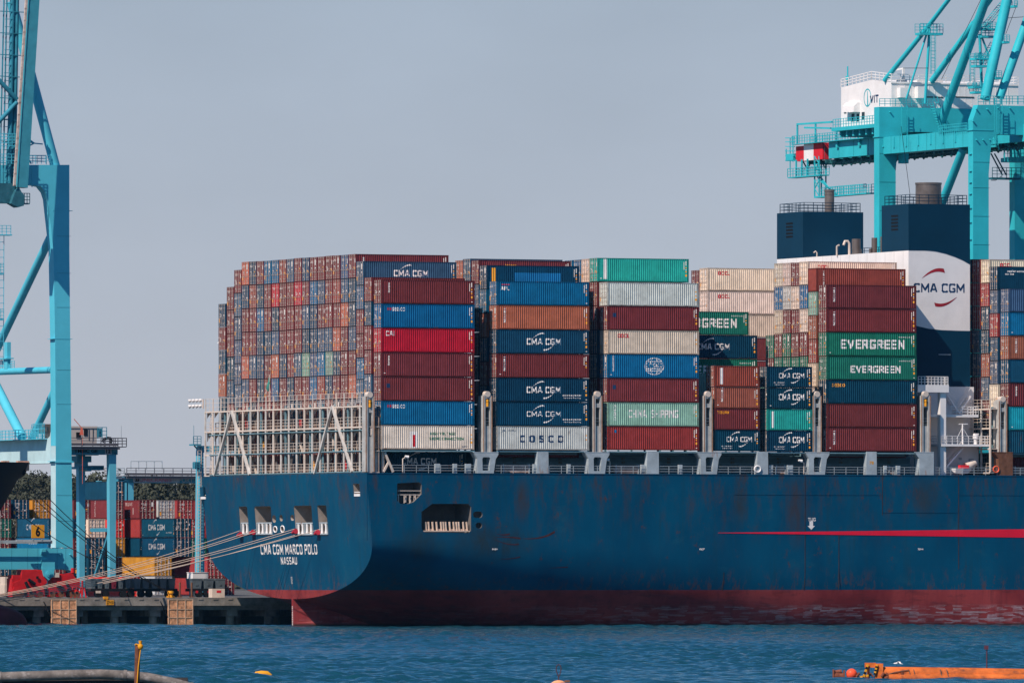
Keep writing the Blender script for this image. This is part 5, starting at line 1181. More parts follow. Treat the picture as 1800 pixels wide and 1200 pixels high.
# ---- right crane (teal, wide portal, white machinery house)
V1,V2=57.0,84.0
uR=P(1710.5,300,V1).x; uRl=P(1545.6,300,V2).x
c=Crane('quay_crane','tall teal quay crane with a white machinery house behind the ship funnels',(uR,V1,QZ),M_te)
US=20.0
def legpart(x0,x1,x1t,ytop,v,bev,ybeam,depth,tname='leg'):
    pts=[P(x,y,v) for x,y in ((x0,700),(x0,ytop+bev),(x0+(9 if bev else 0),ytop),(x1t+14,ytop),(x1t+14,ybeam),(x1t+6,ybeam+3),(x1t,ybeam+10),(x1,ybeam+70),(x1-1,700))]
    q=P(x0,700,v); pl=[(p.x,p.z) for p in pts]; pl[0]=(pl[1][0],QZ); pl[-1]=(pl[-2][0],QZ)
    mb=MB(); mb.prism(pl,lambda p,t:(p[0],t,p[1]),v,v+depth); return c.part(tname,mb)
legpart(1710.5,1738,1743,184.5,V1,26,235,1.45); legpart(1545.6,1574.5,1580,188,V2,0,231,1.6)
zA=P(1720,184.5,V1).z; zB=P(1720,236,V1).z; zC=P(1560,188,V2).z; zD=P(1560,231,V2).z
mb=MB(); a=P(1757,200,V1); mb.box(a.x,uR+US,V1+.05,V1+1.4,zB,zA-.02); c.part('cross_beam',mb)
mb=MB(); a=P(1594,200,V2); mb.box(a.x,uRl+US,V2+.05,V2+1.55,zD,zC-.02); c.part('cross_beam',mb)
mb=MB(); mb.box(uR+US,uR+US+2.3,V1,V1+1.45,QZ,zA); c.part('leg',mb); mb=MB(); mb.box(uRl+US,uRl+US+2.3,V2,V2+1.6,QZ,zC); c.part('leg',mb)
zE=PV(1640,234,uR+.5).z; zF_=PV(1640,264,uR+.5).z
for du in (0,US): mb=MB(); mb.box(uR+du+.02,uR+du+2.1,V1+1.47,V2-.02,zF_,zE); c.part('portal_beam',mb)
mb=MB()
for v,x0,x1,y in ((V1,1710,1745,228),(V2,1545,1582,240)):
    a=P(x0,y,v); b=P(x1,y,v); mb.box(a.x-.08,b.x+.08,v-.05,v+1.7,a.z-.1,a.z+.02)
for x,y in ((1716,192),(1735,192),(1754,190),(1775,190),(1710,213),(1716,246),(1728,246),(1740,246)): a=P(x,y,V1); mb.tube((a.x,V1-.28,a.z),(a.x,V1,a.z),.1,8)
for x,y in ((1552,258),(1565,258),(1577,258),(1564,197)): a=P(x,y,V2); mb.tube((a.x,V2-.28,a.z),(a.x,V2,a.z),.1,8)
c.part('flange',mb)
mb=MB()
for y in (270,300,320,340,365,390,420): a=P(1711,y,V1); mb.box(a.x-.22,a.x,V1+.3,V1+1.0,a.z-.08,a.z)
mb.ladder(P(1709.5,470,V1+.6),P(1709.5,245,V1+.6),(0,1,0),.5,.5,.03); c.part('leg_ladder',mb)
um=uR+8.5
# main girder and back reach
def pm(x,y): return PV(x,y,um)
ve=pm(1413,270).y; zg1=pm(1450,252).z; zg0=pm(1450,281).z
mb=MB(); mb.box(um-1.2,um+.2,V1-4,ve-10.5,zg0,zg1); mb.box(um+4.2,um+5.6,V1-4,ve-1,zg0,zg1); c.part('main_girder',mb)
va,vb_,vc_,vd=[pm(x,270).y for x in (1460,1444,1427,1413)]
mb=MB(); mb.cur=0; mb.box(um-1.2,um+.2,va,vb_,zg0,zg1); mb.box(um-1.2,um+.2,vc_,vd,zg0,zg1-.2); mb.cur=1; mb.box(um-1.2,um+.2,vb_,vc_,zg0,zg1+.05)
o=c.part('girder_end',mb,[M_redp,M_hwhite]); 
mb=MB()
for i in range(24):
    v=V1+2+i*2.8; mb.beam((um-.4,v,zg0),(um-.4,v+1.4,zg0-1.1),.14); mb.beam((um-.4,v+1.4,zg0-1.1),(um-.4,v+2.8,zg0),.14)
    mb.box(um-.8,um+5,v,v+.5,zg0-.5,zg0-.05)
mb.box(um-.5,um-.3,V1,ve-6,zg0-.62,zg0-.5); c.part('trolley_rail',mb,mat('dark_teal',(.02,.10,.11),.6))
mb=MB(); mb.rail([(um-1.8,V2+4,zg1+.1),(um-1.8,ve,zg1+.1)],1.1,.8,.035,3); mb.box(um-1.9,um-1.2,V2+4,ve,zg1,zg1+.1); mb.rail([(um+1,V2+4,zg1+.1),(um+1,ve,zg1+.1)],1.1,1.0,.03,2)
for x,y0 in ((1419,218),(1451,215)): a=pm(x,y0); mb.tube((um-1.5,a.y,zg1),(um-1.5,a.y,a.z),.14,6)
a=pm(1419,219); b=pm(1480,215); mb.beam((um-1.5,a.y,a.z),(um-1.5,b.y,b.z),.25); a=pm(1432,225); b=pm(1478,226); mb.beam((um-1.5,a.y,a.z),(um-1.5,b.y,b.z),.25)
c.part('girder_walkway',mb)
# end cage and hanging lattice
mb=MB(); a=pm(1403,312); b=pm(1460,309)
mb.box(um-1.6,um-.2,b.y,a.y,a.z-.15,a.z); mb.rail([(um-1.6,b.y,a.z),(um-1.6,a.y,a.z)],1.15,.9,.04); mb.rail([(um-.2,b.y,a.z),(um-.2,a.y,a.z)],1.15,.9,.035)
for x in (1417,1427,1437): q=pm(x,290); mb.beam((um-1.5,q.y,a.z),(um-1.5,q.y,zg0+.2),.2)
for x,y0,y1 in ((1397,262,283),(1404,243,300),(1409,240,285)): p=pm(x,y0); q=pm(x,y1); mb.beam((um-1.3,p.y,p.z),(um-1.3,q.y,q.z),.12)
for y in (243,250,258,266,274,283): p=pm(1396,y); q=pm(1412,y); mb.beam((um-1.3,p.y,p.z),(um-1.3,q.y,q.z),.12)
mb.box(um-1.4,um,pm(1398,270).y,pm(1410,270).y,pm(0,278).z if False else zg0+.2,zg0+1.1)
c.part('end_cage',mb)
mb=MB()
p0=pm(1446,275); p1=pm(1446,346); q0=pm(1454,275); q1=pm(1454,346)
for r_ in (-1.2,-.2):
    mb.beam((um+r_,p0.y,p0.z),(um+r_,p1.y,p1.z),.16); mb.beam((um+r_,q0.y,q0.z),(um+r_,q1.y,q1.z),.16)
for i in range(5):
    z0=p1.z+(p0.z-p1.z)*i/5; z1=p1.z+(p0.z-p1.z)*(i+1)/5; mb.beam((um-1.2,p0.y,z0),(um-1.2,q0.y,z1 if i%2 else z0),.1); mb.beam((um-1.2,p0.y,z1),(um-1.2,q0.y,z0),.1)
q=pm(1478,346); mb.beam((um-1,q0.y,pm(1454,312).z),(um-1,q.y,q1.z),.18); mb.beam((um-1,q0.y,pm(1454,318).z),(um-1,q.y-1,q1.z),.18)
b=pm(1538,343); mb.box(um-1.3,um-.1,b.y,p1.y,q1.z-.15,q1.z+.05); mb.rail([(um-1.3,b.y,q1.z),(um-1.3,pm(1460,345).y,q1.z)],1.2,.7,.04); mb.rail([(um-.1,b.y,q1.z),(um-.1,q0.y,q1.z)],1.2,.9,.035)
c.part('maintenance_walkway',mb)
# machinery house
uh=P(1567,150,86.2).x; cr=PV(1567,150,uh); cl=PV(1478.5,150,uh); v0h,v1h=cr.y,cl.y; u1h=P(1790,150,v0h).x
zwl=PV(1478.5,159,uh).z; zwr=PV(1567,145,uh).z; zpk=PV(1532,140.5,uh).z; zb0=PV(1520,221,uh).z; vpk=PV(1532,140,uh).y
zwl=zwr
mb=MB(); mb.prism([(v0h,zb0),(v1h,zb0),(v1h,zwl),(vpk,zpk),(v0h,zwr)],lambda p,t:(t,p[0],p[1]),uh,u1h)
hs=c.part('machinery_house',mb,M_hwhite)
mb=MB(); mb.box(uh-.1,u1h+.1,v0h-.12,v0h+.02,zwr-.12,zwr+.1)
i=0.0
while i<17: mb.box(uh+1+i,uh+1.05+i,v0h-.03,v0h,zb0,zwr-.15); i+=.9
k=c.part('roof_trim',mb,M_hwhite,par=hs)
mb=MB(); mb.rail([(uh,v0h,zwr),(u1h,v0h,zwr)],1.1,1.3,.04); mb.rail([(uh,v0h,zwr),(uh,vpk,zpk),(uh,v1h,zwl)],1.1,1.2,.045); mb.rail([(u1h,v0h,zwr),(u1h,v1h,zwr)],1.1,1.4,.03)
p=P(1588,120,v0h+.5); mb.beam((p.x,v0h+.5,zwr),(p.x,v0h+.5,zwr+2.0),.3); mb.beam((p.x,v0h+.5,zwr+1.9),(p.x,v0h+2.8,zwr+1.8),.2); c.part('roof_rail',mb,M_hwhite,par=hs)
mb=MB()
for x0,x1,y0,y1 in ((1577,1590,155,172),(1608,1622,153,173)): a=P(x0,y1,v0h); b=P(x1,y0,v0h); mb.box(a.x,b.x,v0h-1.0,v0h-.01,a.z,b.z)
for x0,x1 in ((1492,1498),(1498,1504),(1504,1512)): a=PV(x0,198,uh); b=PV(x1,180,uh); mb.prism([(0,a.z),(-1.0,a.z),(-.9,b.z-.5),(-.4,b.z),(0,b.z)],lambda p,t:(uh+p[0],t,p[1]),b.y,a.y)
for x in (1585,1617,1648): a=P(x,140,v0h+1); mb.box(a.x-.6,a.x+.6,v0h+.6,v0h+1.6,zwr,zwr+.5)
c.part('ventilation_hood',mb,M_hwhite,par=hs)
mb=MB()
for x0,x1,y0,y1 in ((1484,1488,186,200),(1497,1502,200,214),(1506,1511,200,214),(1515,1520,197,211)): a=PV(x0,y1,uh); b=PV(x1,y0,uh); mb.box(uh-.03,uh-.005,b.y,a.y,a.z,b.z)
a=P(1628,172,v0h); b=P(1658,170.5,v0h); mb.box(a.x,b.x,v0h-.05,v0h-.005,a.z,b.z); a=P(1680,172,v0h); b=P(1712,170.5,v0h); mb.box(a.x,b.x,v0h-.05,v0h-.005,a.z,b.z)
c.part('house_opening',mb,mat('dark_opening',(.03,.05,.06),.6),par=hs)
mb=MB(); q=PV(1525,172,uh); n=28; vs=[]
for i in range(n):
    a=2*math.pi*i/n
    for s_ in (1,.86): vs.append((uh-.02,q.y-math.cos(a)*1.15*s_,q.z+math.sin(a)*1.22*s_))
mb.add(vs,[(2*i,(2*i+2)%(2*n),(2*i+3)%(2*n),2*i+1) for i in range(n)])
mb.add([(uh-.02,q.y+.1,q.z-1.1),(uh-.02,q.y-.25,q.z-1.1),(uh-.02,q.y-.05,q.z+.8),(uh-.02,q.y+.1,q.z+1.0)],[(0,1,2,3)])
mb.v=mb.v; c.part('house_emblem',mb,M_te,par=hs)
mb=MB(); q=PV(1537,174,uh); put_text(mb,'VIT',lambda a,b:(uh-.02,q.y-a,q.z+b),2.6,1.05,2.0); c.part('house_lettering',mb,M_navyp,par=hs)
mb=MB(); mb.box(uh-1.3,u1h+1,v0h-1.6,v1h+.3,zb0-.5,zb0); mb.rail([(uh-1.2,v1h,zb0),(uh-1.2,v0h-1.5,zb0)],1.1,.8,.035); mb.rail([(uh-1.2,v0h-1.5,zb0),(u1h+1,v0h-1.5,zb0)],1.1,.9,.035)
for i in range(8): mb.box(uh-.8,uh+15,v0h+i*2,v0h+i*2+.4,zb0-1.3,zb0-.5)
mb.box(uh-1.1,u1h,v0h,v0h+.5,zC-.01 if False else zb0-1.6,zb0-.5)
c.part('house_platform',mb)
# pipes
c.tube('a_frame_leg',P(1655,213,V2-1),P(1788,-150,62),.60,n=20)
c.tube('a_frame_leg',P(1731.5,175,V1+.8),P(1803,-150,60),.68,n=20)
c.tube('a_frame_leg',P(1757,172,V1+1.2),P(1872,-150,60),.58,n=20)
c.tube('back_stay',P(1555,142,88),P(1632,46,80),.34); c.tube('back_stay',P(1632,46,80),P(1740,-95,66),.30)
c.tube('back_stay',P(1638,143,86),P(1712,41,78),.42); c.tube('back_stay',P(1712,41,78),P(1800,-85,66),.34)
c.tube('stay_strut',P(1632,50,80),P(1593,174,80),.14); c.tube('stay_strut',P(1634,50,80),P(1626,182,80),.19)
c.tube('stay_strut',P(1722,60,76),P(1726,160,76),.2); c.tube('stay_strut',P(1724,60,76),P(1742,110,76),.14)
mb=MB()
def plt(x0,x1,y,v,h=1.2): 
    a=P(x0,y,v); b=P(x1,y,v); mb.box(a.x,b.x,v-.8,v+.8,a.z-.3,a.z); mb.rail([(a.x,v-.8,a.z),(b.x,v-.8,a.z)],h,.5,.035); mb.rail([(a.x,v+.8,a.z),(b.x,v+.8,a.z)],h,.7,.03)
plt(1613,1653,58,80); plt(1720,1746,50,76,.8); plt(1721,1745,63,76); plt(1709,1733,102,74,.6); plt(1711,1731,115,74); plt(1706,1722,152,70,.5); plt(1709,1722,161,70,.6)
plt(1778,1784,10,58,.6); plt(1760,1770,73,58,.8); plt(1746,1756,136,58,.8)
for x0,y0,x1,y1 in ((1640,130,1640,62),(1709,145,1709,100),(1640,62,1640,62.1)):
    if y0-y1>1: mb.ladder(P(x0,y0,79),P(x1,y1,79),(1,0,0),.5,.4,.03); mb.ladder(P(x0,y0,78.3),P(x1,y1,78.3),(1,0,0),.8,1.0,.025)
for x0,y0,x1,y1 in ((1724,50,1762,3),(1728,56,1766,9),(1724,112,1745,72),(1728,116,1749,78)): mb.ladder(P(x0,y0,74),P(x1,y1,74),(0,1,0),1.0,.35,.035)
c.part('service_platform',mb)
c.tube('lower_brace',PV(1694,260,uR+1),PV(1560,600,uR+1),.56,n=18)
# stairs and rails hanging on the frame
mb=MB()
a=P(1645,232,V2-1); mb.rail([PV(1650,236,uR-.2),PV(1700,231,uR-.2)],1.1,.6,.035)
a=P(1637,182,V2-1.2); b=P(1655,232,V2-1.2); mb.ladder(a,b,(0,1,0),1.0,.35,.04); mb.ladder(a+Vector((.6,0,.9)),b+Vector((.6,0,.9)),(0,1,0),1.0,.7,.04)
mb.ladder(P(1590,256,V2-.6),P(1590,186,V2-.6),(1,0,0),.7,.4,.035); mb.ladder(P(1590,256,V2-1.2),P(1590,186,V2-1.2),(1,0,0),.9,.8,.03)
mb.box(P(1584,258,V2-1).x,P(1595,258,V2-1).x,V2-1.4,V2-.1,P(0,258,V2).z-.1,P(1590,258,V2-1).z)
mb.rail([P(1584,258,V2-1.3),P(1595,258,V2-1.3)],1.1,.4,.035)
mb.rail([P(1546,187,V2+.1),P(1640,187,V2+.1)],1.0,.8,.035,3); mb.rail([P(1719,184,V1+.1),P(1830,184,V1+.1)],1.1,.8,.035,3)
mb.rail([P(1719,184,V1+1.3),P(1830,184,V1+1.3)],1.1,1.1,.03,3)
mb.ladder(P(1753,232,V1-.8),P(1753,172,V1-.8),(1,0,0),.8,.4,.04); mb.ladder(P(1757,232,V1-1.2),P(1757,172,V1-1.2),(1,0,0),.8,.8,.03)
c.part('access_stair',mb)
# trolley and cab region at the right
mb=MB(); rr=random.Random(3)
for x0,x1,y0,y1 in ((1746,1792,223,226),(1748,1760,240,256),(1762,1775,236,262),(1776,1800,232,250),(1744,1762,256,259),(1768,1800,278,285),(1790,1800,215,240)): a=P(x0,y1,66); b=P(x1,y0,66); mb.box(a.x,b.x,65,67.5,a.z,b.z)
for x0,x1,y,h in ((1748,1790,244,1.4),(1766,1800,262,1.5),(1766,1800,284,1.6),(1744,1765,256,2.2),(1780,1800,232,1.4)): a=P(x0,y,64.5); b=P(x1,y,64.5); mb.rail([a,b],h,.45,.04,3)
for i in range(16): x=1746+rr.random()*50; y=225+rr.random()*40; mb.beam(P(x,y,65),P(x+rr.uniform(-8,8),y+rr.uniform(8,22),65),.14)
c.part('trolley',mb)
mb=MB(); a=P(1742,312,70); b=P(1792,310,70); mb.box(a.x,b.x,69.6,70.8,a.z-.25,a.z); mb.rail([(a.x,69.6,a.z),(b.x,69.6,a.z)],1.3,.7,.035,3); mb.beam(P(1742,270,70),P(1762,308,70),.15); mb.beam(P(1748,270,70),P(1769,308,70),.15)
mb.path([P(x,y,70) for x,y in ((1742,317),(1750,317),(1755,314),(1760,310))],.05,6); c.part('cable_walkway',mb,mat('dark_blue_paint',(.015,.12,.16),.6))  # walkway in a plain dark blue
mb=MB()
for x0,y0,x1,y1 in ((1724,0,1655,140),(1789,5,1768,60),(1584,222,1600,345),(1588,120,1632,120),(1772,32,1800,30)): mb.tube(P(x0,y0,75),P(x1,y1,75),.035,5)
c.part('guy_wire',mb,M_blk)
mb=MB()
for y in (285,330,380,430): a=P(1710.5,y,V1); b=P(1740,y,V1); mb.box(a.x,b.x,V1-.02,V1-.002,a.z-.02,a.z+.02)
for y in (270,320,370,425): a=P(1546,y,V2); b=P(1575,y,V2); mb.box(a.x,b.x,V2-.02,V2-.002,a.z-.02,a.z+.02)
for i in range(9): v=V1+3+i*2.7; mb.box(uR-.0,uR+.018,v,v+.04,zF_,zE)
for i in range(7): q=V2+6+i*4.6; mb.box(um-1.22,um-1.2,q,q+.05,zg0,zg1)
c.part('weld_seam',mb,mat('seam_teal',(.01,.16,.18),.7))
mb=MB()
for v in (V2+8,V2+15,V2+22,V2+29): mb.box(um-1.5,um-1.2,v,v+.5,zg1-.9,zg1-.1); mb.beam((um-1.6,v,zg1-.1),(um-1.6,v,zg1+1.5),.12)
for i in range(6): v=V1+5+i*3.7; mb.box(uR-.12,uR+.02,v,v+.3,zE-1.5,zE-.1)
c.part('bracket',mb)
# antenna on the house corner
mb=MB(); a=PV(1484,140,uh); mb.tube((uh+.5,a.y,zwl),(uh+.5,a.y,zwl+2.8),.1,8); mb.tube((uh+.5,a.y,zwl+1),(uh+.5,a.y,zwl+1.5),.28,10); c.part('antenna',mb)

# ---------------------------------------------------------------- the other ship's bow at the left edge
M_lh = mat('black_hull',(.012,.014,.020),.5,var=.2,nscale=.3); M_lr=mat('dull_red_hull',(.11,.022,.028),.6,var=.4,nscale=.5,rust=.3,rscale=.4,streak=.4,rustcol=(.05,.03,.035))
vc0=38.0; tip=P(53,814,vc0)
t=thing('moored_ship','dark ship at the left edge, only its flared bow and red bulb in view','ship',(tip.x,vc0,0))
stem=[(tip.z+.1,0),(tip.z-1.5,-.7),(18,-1.6),(16,-2.8),(14,-4.0),(12,-5.3),(9.5,-6.8),(7,-8),(4.4,-9)]
mb=MB(); mb.smooth=True; rows=[]; ss=[0,1.5,4,8,14,22,34,50,80]
for z,us_ in stem:
    fl=(z-4.4)/16.
    rows.append([(us_-s_, hb_*sg, z) for sg in (1,) for s_,hb_ in [(s_, min(16.5, (s_**.75)*(.35+1.15*max(0,fl)))) for s_ in ss]])
m_=len(ss)
for sg in (1,-1): mb.add([(x,y*sg,z) for r in rows for x,y,z in r],[(i*m_+j,i*m_+j+1,(i+1)*m_+j+1,(i+1)*m_+j) for i in range(len(rows)-1) for j in range(m_-1)])
mb.smooth=False
mb.build('hull',M_lh,t,fixn=False)
mb=MB(); mb.smooth=True; rows=[]
for z,us_ in ((4.4,-9),(3,-9.4),(1,-9.6),(-1.5,-9.8)): rows.append([(us_-s_,min(16.5,(s_**.75)*.35),z) for s_ in ss])
for sg in (1,-1): mb.add([(x,y*sg,z) for r in rows for x,y,z in r],[(i*m_+j,i*m_+j+1,(i+1)*m_+j+1,(i+1)*m_+j) for i in range(3) for j in range(m_-1)])
bt=P(46,1085,vc0); n=20; vs=[]; K=14
zc=.2
for i in range(K):
    f=i/(K-1); x=bt.x-tip.x-12+12*math.sin(f*math.pi/2); r=3.25*math.cos(f*math.pi/2)**.75 if f<1 else .02
    for k in range(n): a=2*math.pi*k/n; vs.append((x,r*.8*math.cos(a),zc+r*math.sin(a)))
mb.add(vs,[(i*n+k,i*n+(k+1)%n,(i+1)*n+(k+1)%n,(i+1)*n+k) for i in range(K-1) for k in range(n)])
mb.build('bulbous_bow',M_lr,t,fixn=False)
mb=MB(); q=P(30,826,vc0-2.2)
for x,y in ((31,826),(39,829)):
    q=P(x,y,vc0-.6)-Vector((tip.x,vc0,0)); mb.tube((q.x,q.y-.3,q.z),(q.x,q.y+.2,q.z),.35,14)
mb.build('hawse_pipe',M_blk,t)
mb=MB()
for x in (6,11,33,40,46): q=P(x,812,vc0)-Vector((tip.x,vc0,0)); mb.box(q.x-.25,q.x+.25,-.4,.3,tip.z-.9,tip.z+.3)
mb.build('deck_fitting',mat('peach_paint',(.65,.36,.25),.7),t)

# ---------------------------------------------------------------- container yard behind the quay
gy_='containers stacked in the yard behind the quay'
VY=160.0
def yard(x, n_top, specs, vf=VY, where='', skip=0, H=STD):
    """x: pixel of the left corner of the door face; specs from the top down, None = empty place"""
    p=P(x,900,vf); tot=5
    for i,s in enumerate(specs):
        if s is None: continue
        lev=n_top-1-i
        z=QZ+.05+lev*(H+.03)
        code,items,lab=s[0],(s[1] if len(s)>1 else None),(s[2] if len(s)>2 else '')
        container(L40,H,code,(p.x+CW,vf,z),(CNAME[code]+' yard container '+lab).strip()+', '+where+(' top' if i==0 else ' %s down'%ORD[i+1]),gy_,rot=math.pi/2,items=items,dmat='back',parts=2)
yard(-10,5,[('M',),('K',),('M',),('B',),('M',)],where='at the left edge')
yard(22.5,5,[('B',),None,('M',)],vf=VY+.5,where='beside the left bow')
yard(58,5,[('Y',),None,('B',)],vf=VY+2,where='left of the light blue crane leg')
yard(86,4,[('B',[('T','CMA CGM',L40/2+.5,1.4,6,.75,0,2.0,0,1),('C',L40/2+.5,1.4,1.1)],'with white lettering'),('L',[('T','OOCL',6,2.0,3.0,.6,0,2.0,0,1)]),('M',)],vf=VY-14,where='behind the orange number six')
yard(130,5,[('M',),('B',),('M',),('B',),('B',)],vf=VY+1,where='right of the light blue crane leg')
yard(156,4,[('W',None,'with pale doors'),('B',),('B',),('M',)],where='left of the yard crane legs')
yard(190,5,[('M',[('T','TEXTAINER',7.2,1.4,2.2,.5,0,1.8,90,1)],'with vertical name'),('F',[('T','BUR',10.0,1.4,2.4,.9,0,2.0,0,1)],'with white letters'),('Y',),('M',)],vf=VY+3,where='between the yard crane legs')
yard(190,6,[('B',)],vf=VY+8,where='behind the yard crane')
yard(246,5,[('M',[('T','TRLU 45',8.0,2.0,2.6,.45,0,1.8,0,1),('R',8.2,.6,.25,.7,0),('R',9.6,.6,.2,.9,0)],'with a white name on its side'),('P',),('D',),('D',)],where='in the middle')
yard(278.5,5,[('E',),('M',),('B',)],vf=VY+4,where='right of the middle')
yard(312,5,[('P',)],vf=VY+3,where='near the ship stern')
yard(306.5,4,[('D',[('T','CMA CGM',L40/2-.5,1.4,6,.75,0,2.0,0,1),('C',L40/2-.5,1.4,1),('T','eco container',10.2,.7,2.2,.2,0,.02,0,1)],'with white lettering and arcs'),('D',[('T','CMA CGM',L40/2-.5,1.4,6,.75,0,2.0,0,1),('C',L40/2-.5,1.4,1)],'with bold white lettering')],vf=VY-14,where='second from the stern')
yard(334,4,[('P',),('K',),('M',)],vf=VY+1,where='touching the ship outline')
yard(346,5,[('M',),('M',),('B',)],vf=VY+9,where='behind the ship outline')
yard(272.5,2,[('Y',[],'with plain sides'),('E',)],vf=VY-20,where='low row in the middle')
yard(365,2,[('P',[('T','MSC',8.2,1.35,2.1,.9,5,2.0,90,1)],'with black letters'),('P',)],vf=VY-20,where='low row near the stern')
yard(383,2,[('M',),('M',)],vf=VY-8,where='low row under the stern')
yard(130,1,[('B',)],vf=VY-9,where='lowest left')
# bright red container on a trailer at the quay
p=P(160,1026,80); p2=P(215,1026,80)
t=container(L40,STD,'F',(P(215,1026,80).x+CW,80,QZ+.02),'bright red container riding low behind the grey skips on the quay',gy_,rot=math.pi/2,items=[],dmat='back')
def trailer(x0,x1,v,lab,nb,redk=None):
    a=P(x0,1040,v); b=P(x1,1040,v); Lr=b.x-a.x; t=thing('flatbed_trailer',lab,'trailer',(a.x,v,QZ),0,'trailers along the quay apron')
    m=MB(); m.box(0,Lr,0,2.4,.75,1.1); m.box(0,Lr,-.02,.05,.95,1.12); m.build('bed',M_dark,t)
    for k in range(int(Lr/5)+1):
        m=MB(); xx=min(Lr-1.2,1+5*k); 
        for q in (0,1.05): m.tube((xx+q,-.05,.45),(xx+q,.5,.45),.45,14)
        m.build('wheel_pair',M_black,t)
    for k in range(nb):
        x=Lr*k/nb; w_=Lr/nb-.25; hgt=1.25
        m=MB(); m.prism([(x+.12,1.12),(x+w_-.12,1.12),(x+w_,1.12+hgt),(x,1.12+hgt)],lambda p,tt:(p[0],tt,p[1]),.1,2.2); m.box(x-.03,x+w_+.03,.07,2.23,1.12+hgt-.14,1.12+hgt+.02); m.box(x+w_*.35,x+w_*.6,.05,.098,1.5,1.7)
        m.build('skip',M_redp2 if k==redk else M_skip,t)
    m=MB(); rr=random.Random(x0)
    for k in range(int(Lr/2.3)): xx=rr.uniform(0,Lr-.6); m.box(xx,xx+rr.uniform(.2,.6),-.06,-.021,.55,.85)
    m.build('reflector',(M_ship2 if x0<300 else M_redp),t)
M_skip=mat('skip_grey',(.10,.125,.14),.6,var=.3,nscale=.8); M_redp2=mat('dark_red_skip',(.17,.02,.035),.6,var=.2)
trailer(160,233,66,'dark flatbed trailer carrying grey skips and one dark red skip',6,3)
trailer(236,312,66.3,'dark flatbed trailer with grey skips behind the yellow bollard',5)
trailer(338,400,66,'dark flatbed trailer with grey skips below the ship stern outline',3)
t=thing('equipment_cabin','white flat topped cabin on the quay beside the ship stern','cabin',(P(339,1027,72).x,72,QZ+2.2)); m=MB(); m.box(0,2.1,0,2,0,.9); m.box(2.2,3.4,0,2,-2.2,.0); m.box(-.05,2.15,-.05,2.05,.9,.98); m.build('cabin_body',M_hwhite,t); m=MB(); m.box(.2,.9,.2,1.8,-2.2,0); m.build('plinth',M_skip,t)
t=thing('equipment_cabin','small white cabinet with a red mark low on the quay under the stern','cabin',(P(373,1047,62).x,62,QZ)); m=MB(); m.box(0,1.7,0,1.2,.0,1.1); m.build('cabin_body',M_ship2,t); m=MB(); m.box(.6,1.2,-.02,-.005,.6,.9); m.build('red_mark',M_redp,t)
for x,lab in ((316,'left'),(337,'right')):
    p=P(x,1046,62); t=thing('quay_post','rusty upright post on the quay, %s of the pair near the bollard'%lab,'post',(p.x,62,QZ),0,'rusty posts on the quay'); m=MB(); m.tube((0,0,0),(0,0,1.9),.13,8); m.box(-.3,.3,-.1,.1,0,.15); m.build('shaft',M_rust,t)
t=thing('straddle_tractor','white service vehicle partly hidden by the left crane bogies','vehicle',(P(8,1030,70).x,70,QZ)); m=MB(); m.box(0,2.9,0,2,.5,1.6); m.box(0.1,2.6,0.1,1.9,1.6,2.6); m.build('vehicle_body',M_ship2,t); m=MB(); m.box(.3,1.2,-.02,-.005,1.8,2.4); m.box(1.4,2.3,-.02,.09,1.8,2.4); m.build('window',M_blk,t)
m=MB(); [m.tube((q,-.05,.45),(q,.3,.45),.45,14) for q in (.6,2.3)]; m.build('wheel_pair',M_black,t)

